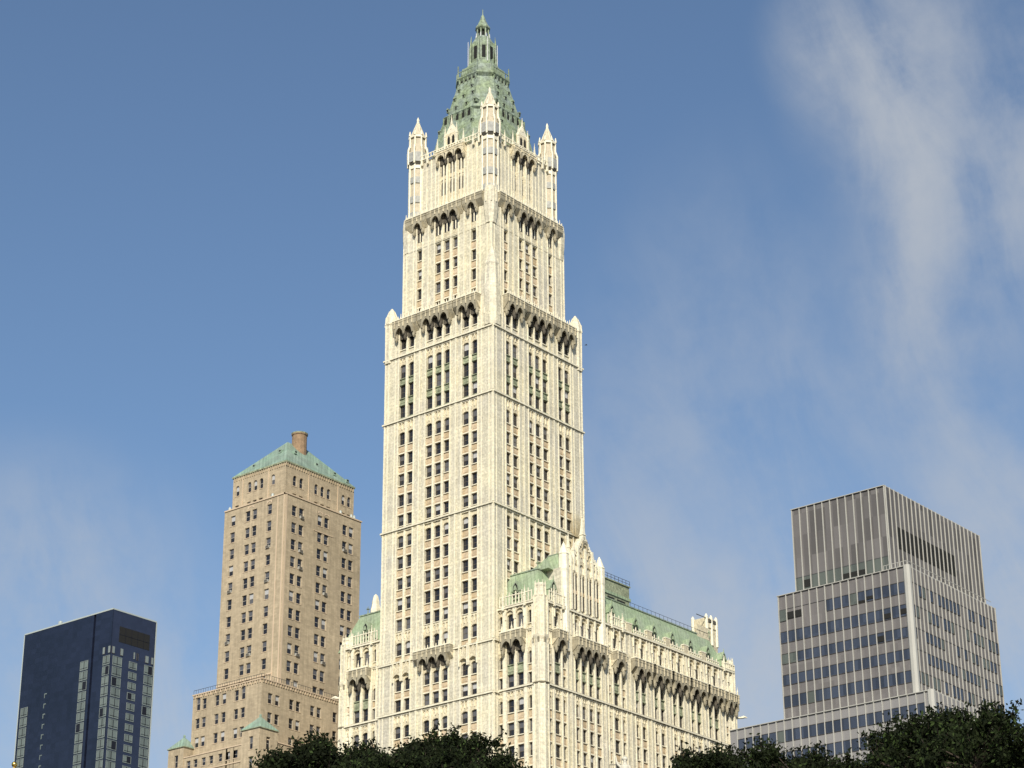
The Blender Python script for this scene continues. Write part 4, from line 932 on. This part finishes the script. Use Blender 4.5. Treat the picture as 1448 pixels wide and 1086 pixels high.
b = MB(); b.ring(73.5, 12.3, [(.62, 60), (.62, 94.5)], 'aluminium_fin', n=8); b.build('corner_column', GB)
# rear slab seen right of the middle block
rowsR = [(110.9, 108.9), (107.3, 105.3), (103.7, 101.7), (100.1, 98.1)]
# terrace railing on the middle block
b = MB()
for i in range(9): x = 65.4+i*.5; b.tube((x, 15.3, 115.4), (x, 15.3, 116.3), .04, .04, 'aluminium_fin', 4)
b.tube((65.4, 15.3, 116.3), (69.4, 15.3, 116.3), .05, .05, 'aluminium_fin', 4); b.tube((69.5, 15.3, 116.3), (69.5, 42, 116.3), .05, .05, 'aluminium_fin', 4)
for i in range(20): y = 15.5+i*1.3; b.tube((69.5, y, 115.4), (69.5, y, 116.3), .04, .04, 'aluminium_fin', 4)
b.build('terrace_rail', GB)
GWn.finish()

# ================================================================== ground
def sheet(name, pts, m, z):
    b = MB(); b.quad([(x, y, z) for x, y in pts], m); return b.build(name, kind='structure')
sheet('ground', [(-4000, -4000), (4000, -4000), (4000, 4000), (-4000, 4000)], 'asphalt', 0)
b = MB(); b.wbox(-90, 90, -16, -1, .0, .14, 'paving'); b.wbox(140, 260, -320, -170, 0, .14, 'paving'); b.build('pavement', kind='structure')

# ================================================================== trees in the park
def tree(px, py, D, R, seed, label, dens=1.0, lean=0., H=None, mixl=.0):
    rnd = random.Random(seed); top = at(px, py, D); g = Vector((top.x, top.y, 0)); Ht = top.z
    root = thing('park_tree', g, label, 'tree', 'trees along the bottom edge')
    tr = MB(); cz = Ht-R*1.05; pts = []
    trunkt = Vector((g.x, g.y, Ht*.45)); tr.tube(g, trunkt, .42, .28, 'bark', 8)
    limbs = []
    for k in range(9):
        a = k*2.4+rnd.random(); r = R*(.35+.4*rnd.random()); e = Vector((g.x+r*cos(a), g.y+r*sin(a), cz+rnd.uniform(-.2, .55)*R)); mid = trunkt.lerp(e, .5)+Vector((0, 0, -.4))
        tr.tube(trunkt-Vector((0, 0, .5)), mid, .17, .11, 'bark', 5); tr.tube(mid, e, .11, .05, 'bark', 5); limbs.append(e)
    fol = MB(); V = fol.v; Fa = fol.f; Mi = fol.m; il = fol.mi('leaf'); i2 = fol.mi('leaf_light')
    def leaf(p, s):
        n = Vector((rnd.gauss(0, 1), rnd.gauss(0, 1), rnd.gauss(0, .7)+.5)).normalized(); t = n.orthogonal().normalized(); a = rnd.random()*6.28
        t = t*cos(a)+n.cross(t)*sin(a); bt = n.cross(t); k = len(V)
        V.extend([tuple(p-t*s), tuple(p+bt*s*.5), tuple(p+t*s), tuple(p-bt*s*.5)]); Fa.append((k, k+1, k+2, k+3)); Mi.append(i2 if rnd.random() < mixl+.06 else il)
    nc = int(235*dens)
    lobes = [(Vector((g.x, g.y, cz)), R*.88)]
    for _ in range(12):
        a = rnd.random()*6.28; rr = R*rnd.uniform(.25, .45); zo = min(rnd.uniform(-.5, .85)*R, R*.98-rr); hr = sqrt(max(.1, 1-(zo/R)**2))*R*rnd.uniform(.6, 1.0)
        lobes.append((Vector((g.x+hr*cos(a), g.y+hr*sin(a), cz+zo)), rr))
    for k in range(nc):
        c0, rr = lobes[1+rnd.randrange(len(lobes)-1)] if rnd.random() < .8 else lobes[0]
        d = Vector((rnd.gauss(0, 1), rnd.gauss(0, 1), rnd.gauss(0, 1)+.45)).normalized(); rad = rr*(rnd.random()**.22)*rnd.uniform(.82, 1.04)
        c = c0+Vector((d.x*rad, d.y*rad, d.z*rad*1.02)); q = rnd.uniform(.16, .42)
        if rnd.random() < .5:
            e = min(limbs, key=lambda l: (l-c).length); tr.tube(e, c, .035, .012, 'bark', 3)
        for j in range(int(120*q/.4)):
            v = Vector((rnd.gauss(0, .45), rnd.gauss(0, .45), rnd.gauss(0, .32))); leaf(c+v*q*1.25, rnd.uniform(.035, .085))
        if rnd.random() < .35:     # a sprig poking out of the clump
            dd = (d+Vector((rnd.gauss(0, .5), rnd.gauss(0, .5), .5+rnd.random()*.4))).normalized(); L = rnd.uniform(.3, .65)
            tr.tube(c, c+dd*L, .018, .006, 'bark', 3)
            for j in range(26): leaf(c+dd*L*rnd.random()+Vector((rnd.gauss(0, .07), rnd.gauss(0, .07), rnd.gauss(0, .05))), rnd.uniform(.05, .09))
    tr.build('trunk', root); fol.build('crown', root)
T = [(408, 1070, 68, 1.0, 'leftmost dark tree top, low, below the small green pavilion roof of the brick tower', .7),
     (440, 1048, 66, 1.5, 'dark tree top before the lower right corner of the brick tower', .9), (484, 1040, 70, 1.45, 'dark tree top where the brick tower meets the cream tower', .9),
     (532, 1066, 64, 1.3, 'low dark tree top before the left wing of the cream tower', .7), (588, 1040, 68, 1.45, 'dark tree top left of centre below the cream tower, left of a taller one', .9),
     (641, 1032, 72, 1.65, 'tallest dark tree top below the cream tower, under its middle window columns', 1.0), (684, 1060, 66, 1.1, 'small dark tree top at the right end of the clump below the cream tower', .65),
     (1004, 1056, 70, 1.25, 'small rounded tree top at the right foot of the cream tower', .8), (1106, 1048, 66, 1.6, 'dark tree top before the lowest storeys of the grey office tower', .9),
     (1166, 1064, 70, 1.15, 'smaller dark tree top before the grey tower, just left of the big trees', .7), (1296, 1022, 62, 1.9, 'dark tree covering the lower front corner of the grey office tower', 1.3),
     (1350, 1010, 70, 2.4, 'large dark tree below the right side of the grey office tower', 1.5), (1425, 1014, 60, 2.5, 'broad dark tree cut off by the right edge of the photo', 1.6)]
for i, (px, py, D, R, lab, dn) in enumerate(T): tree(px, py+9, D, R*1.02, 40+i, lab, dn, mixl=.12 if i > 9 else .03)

# ================================================================== flagpole with gilded ball
p = at(20.5, 1081, 120)
root = thing('flagpole', (p.x, p.y, 0), 'flagpole topped by a small gilded ball at the bottom left corner', 'flagpole')
b = MB(); b.tube((p.x, p.y, 0), (p.x, p.y, p.z-.35), .11, .06, 'pole_white', 10); b.build('pole', root)
b = MB(); pr_ = [(r*.15*1.0, 0) for r in ()]
R_ = .155; b.ring(p.x, p.y, [(.02, p.z-.46), (.075, p.z-.42), (.10, p.z-.32), (.09, p.z-.24), (.05, p.z-.17)]+[(max(.01, R_*sin(a)), p.z-R_*cos(a)) for a in [pi*k/10 for k in range(1, 11)]], 'gold', n=16); b.build('gilded_ball', root, smooth=True)

# ================================================================== statue on a domed cupola
p = at(883.5, 1071.5, 118); x, y, zt = p.x, p.y, p.z
root = thing('justice_statue', (x, y, 0), 'pale robed statue raising one arm in front of the cream tower, on a cupola', 'statue')
v = rt*-1     # towards the left of the photo
def sk(name, verts, edges, m, parent):
    me = bpy.data.meshes.new(name); off = parent.location if parent.parent is None else parent.location
    me.from_pydata([(a.x-off.x, a.y-off.y, a.z-off.z) for a, r in verts], edges, [])
    o = bpy.data.objects.new(name, me); COL.objects.link(o); o.parent = parent
    md = o.modifiers.new('skin', 'SKIN'); o.data.materials.append(MATS[m])
    if not me.skin_vertices: 
        bpy.context.view_layer.objects.active = o
    for i, (a, r) in enumerate(verts): me.skin_vertices[0].data[i].radius = (r, r) if not isinstance(r, tuple) else r
    me.skin_vertices[0].data[0].use_root = True
    s = o.modifiers.new('sub', 'SUBSURF'); s.levels = s.render_levels = 2; md.use_smooth_shade = True
    return o
Z = lambda h: Vector((x, y, zt-h))
front = Vector((.62, -.78, 0))
vs = [(Z(1.25), .24), (Z(.85), .19), (Z(.55), .22), (Z(.40), .17), (Z(.30), .085), (Z(.15), .12), (Z(.06)+front*.01, .105),
      (Z(.46)+v*.22, .10), (Z(.40)+v*.36, .07), (Z(.20)+v*.44, .055), (Z(-.02)+v*.47, .04), (Z(-.10)+v*.48, .035),
      (Z(.47)-v*.22, .10), (Z(.80)-v*.33, .075), (Z(1.1)-v*.30+front*.1, .05),
      (Z(1.8), .30), (Z(2.5), .36), (Z(2.75), .40), (Z(.14)+front*.12, .025)]
es = [(0, 1), (1, 2), (2, 3), (3, 4), (4, 5), (5, 6), (2, 7), (7, 8), (8, 9), (9, 10), (10, 11), (2, 12), (12, 13), (13, 14), (0, 15), (15, 16), (16, 17), (5, 18)]
sk('body', vs, es, 'statue_stone', root)
b = MB(); hc = Z(.10); b.ring(x, y, [(.11, zt-.16), (.15, zt-.11), (.16, zt-.06), (.13, zt+.02), (.06, zt+.06)], 'statue_stone', n=10); b.build('hair', root, smooth=True)
b = MB(); h = Z(.38)+v*.30
b.tube(h+v*.52, h-v*.10, .02, .02, 'dark_metal', 6)
for s in (.5, -.08):
    e = h+v*s; b.tube(e, e-Vector((0, 0, .35)), .012, .012, 'dark_metal', 4); b.ring(e.x, e.y, [(.04, e.z-.42), (.13, e.z-.35)], 'dark_metal', n=8)
b.build('scales', root)
b = MB(); b.ring(x, y, [(.45, zt-3.2), (.45, zt-2.75)], 'statue_stone', n=12); b.ring(x, y, [(7, 0), (7, zt-16), (3.4, zt-15.8), (3.4, zt-9), (3.8, zt-8.8), (3.7, zt-8.3), (3.3, zt-7.), (2.3, zt-5.5), (1.0, zt-4.4), (.6, zt-4), (.6, zt-3.2)], 'statue_stone', n=24); b.build('cupola', root)

# ================================================================== a bird
p = at(829, 488, 260)
b = MB(); f = rt; w = upv
b.tube(p-f*.12, p+f*.16, .05, .02, 'bird_dark', 6); b.tube(p-f*.12, p-f*.22, .04, .015, 'bird_dark', 6)
for s in (-1, 1):
    q = p+fw*s*.06; b.hexa([q-f*.07, q+f*.08, q+f*.02+fw*s*.3+Vector((0, 0, .14)), q-f*.05+fw*s*.3+Vector((0, 0, .14)), q-f*.07+w*.015, q+f*.08+w*.015, q+f*.02+fw*s*.3+Vector((0, 0, .15)), q-f*.05+fw*s*.3+Vector((0, 0, .15))], 'bird_dark')
o = b.build('bird'); o['label'] = 'tiny dark bird flying in the blue sky right of the cream tower'; o['category'] = 'bird'
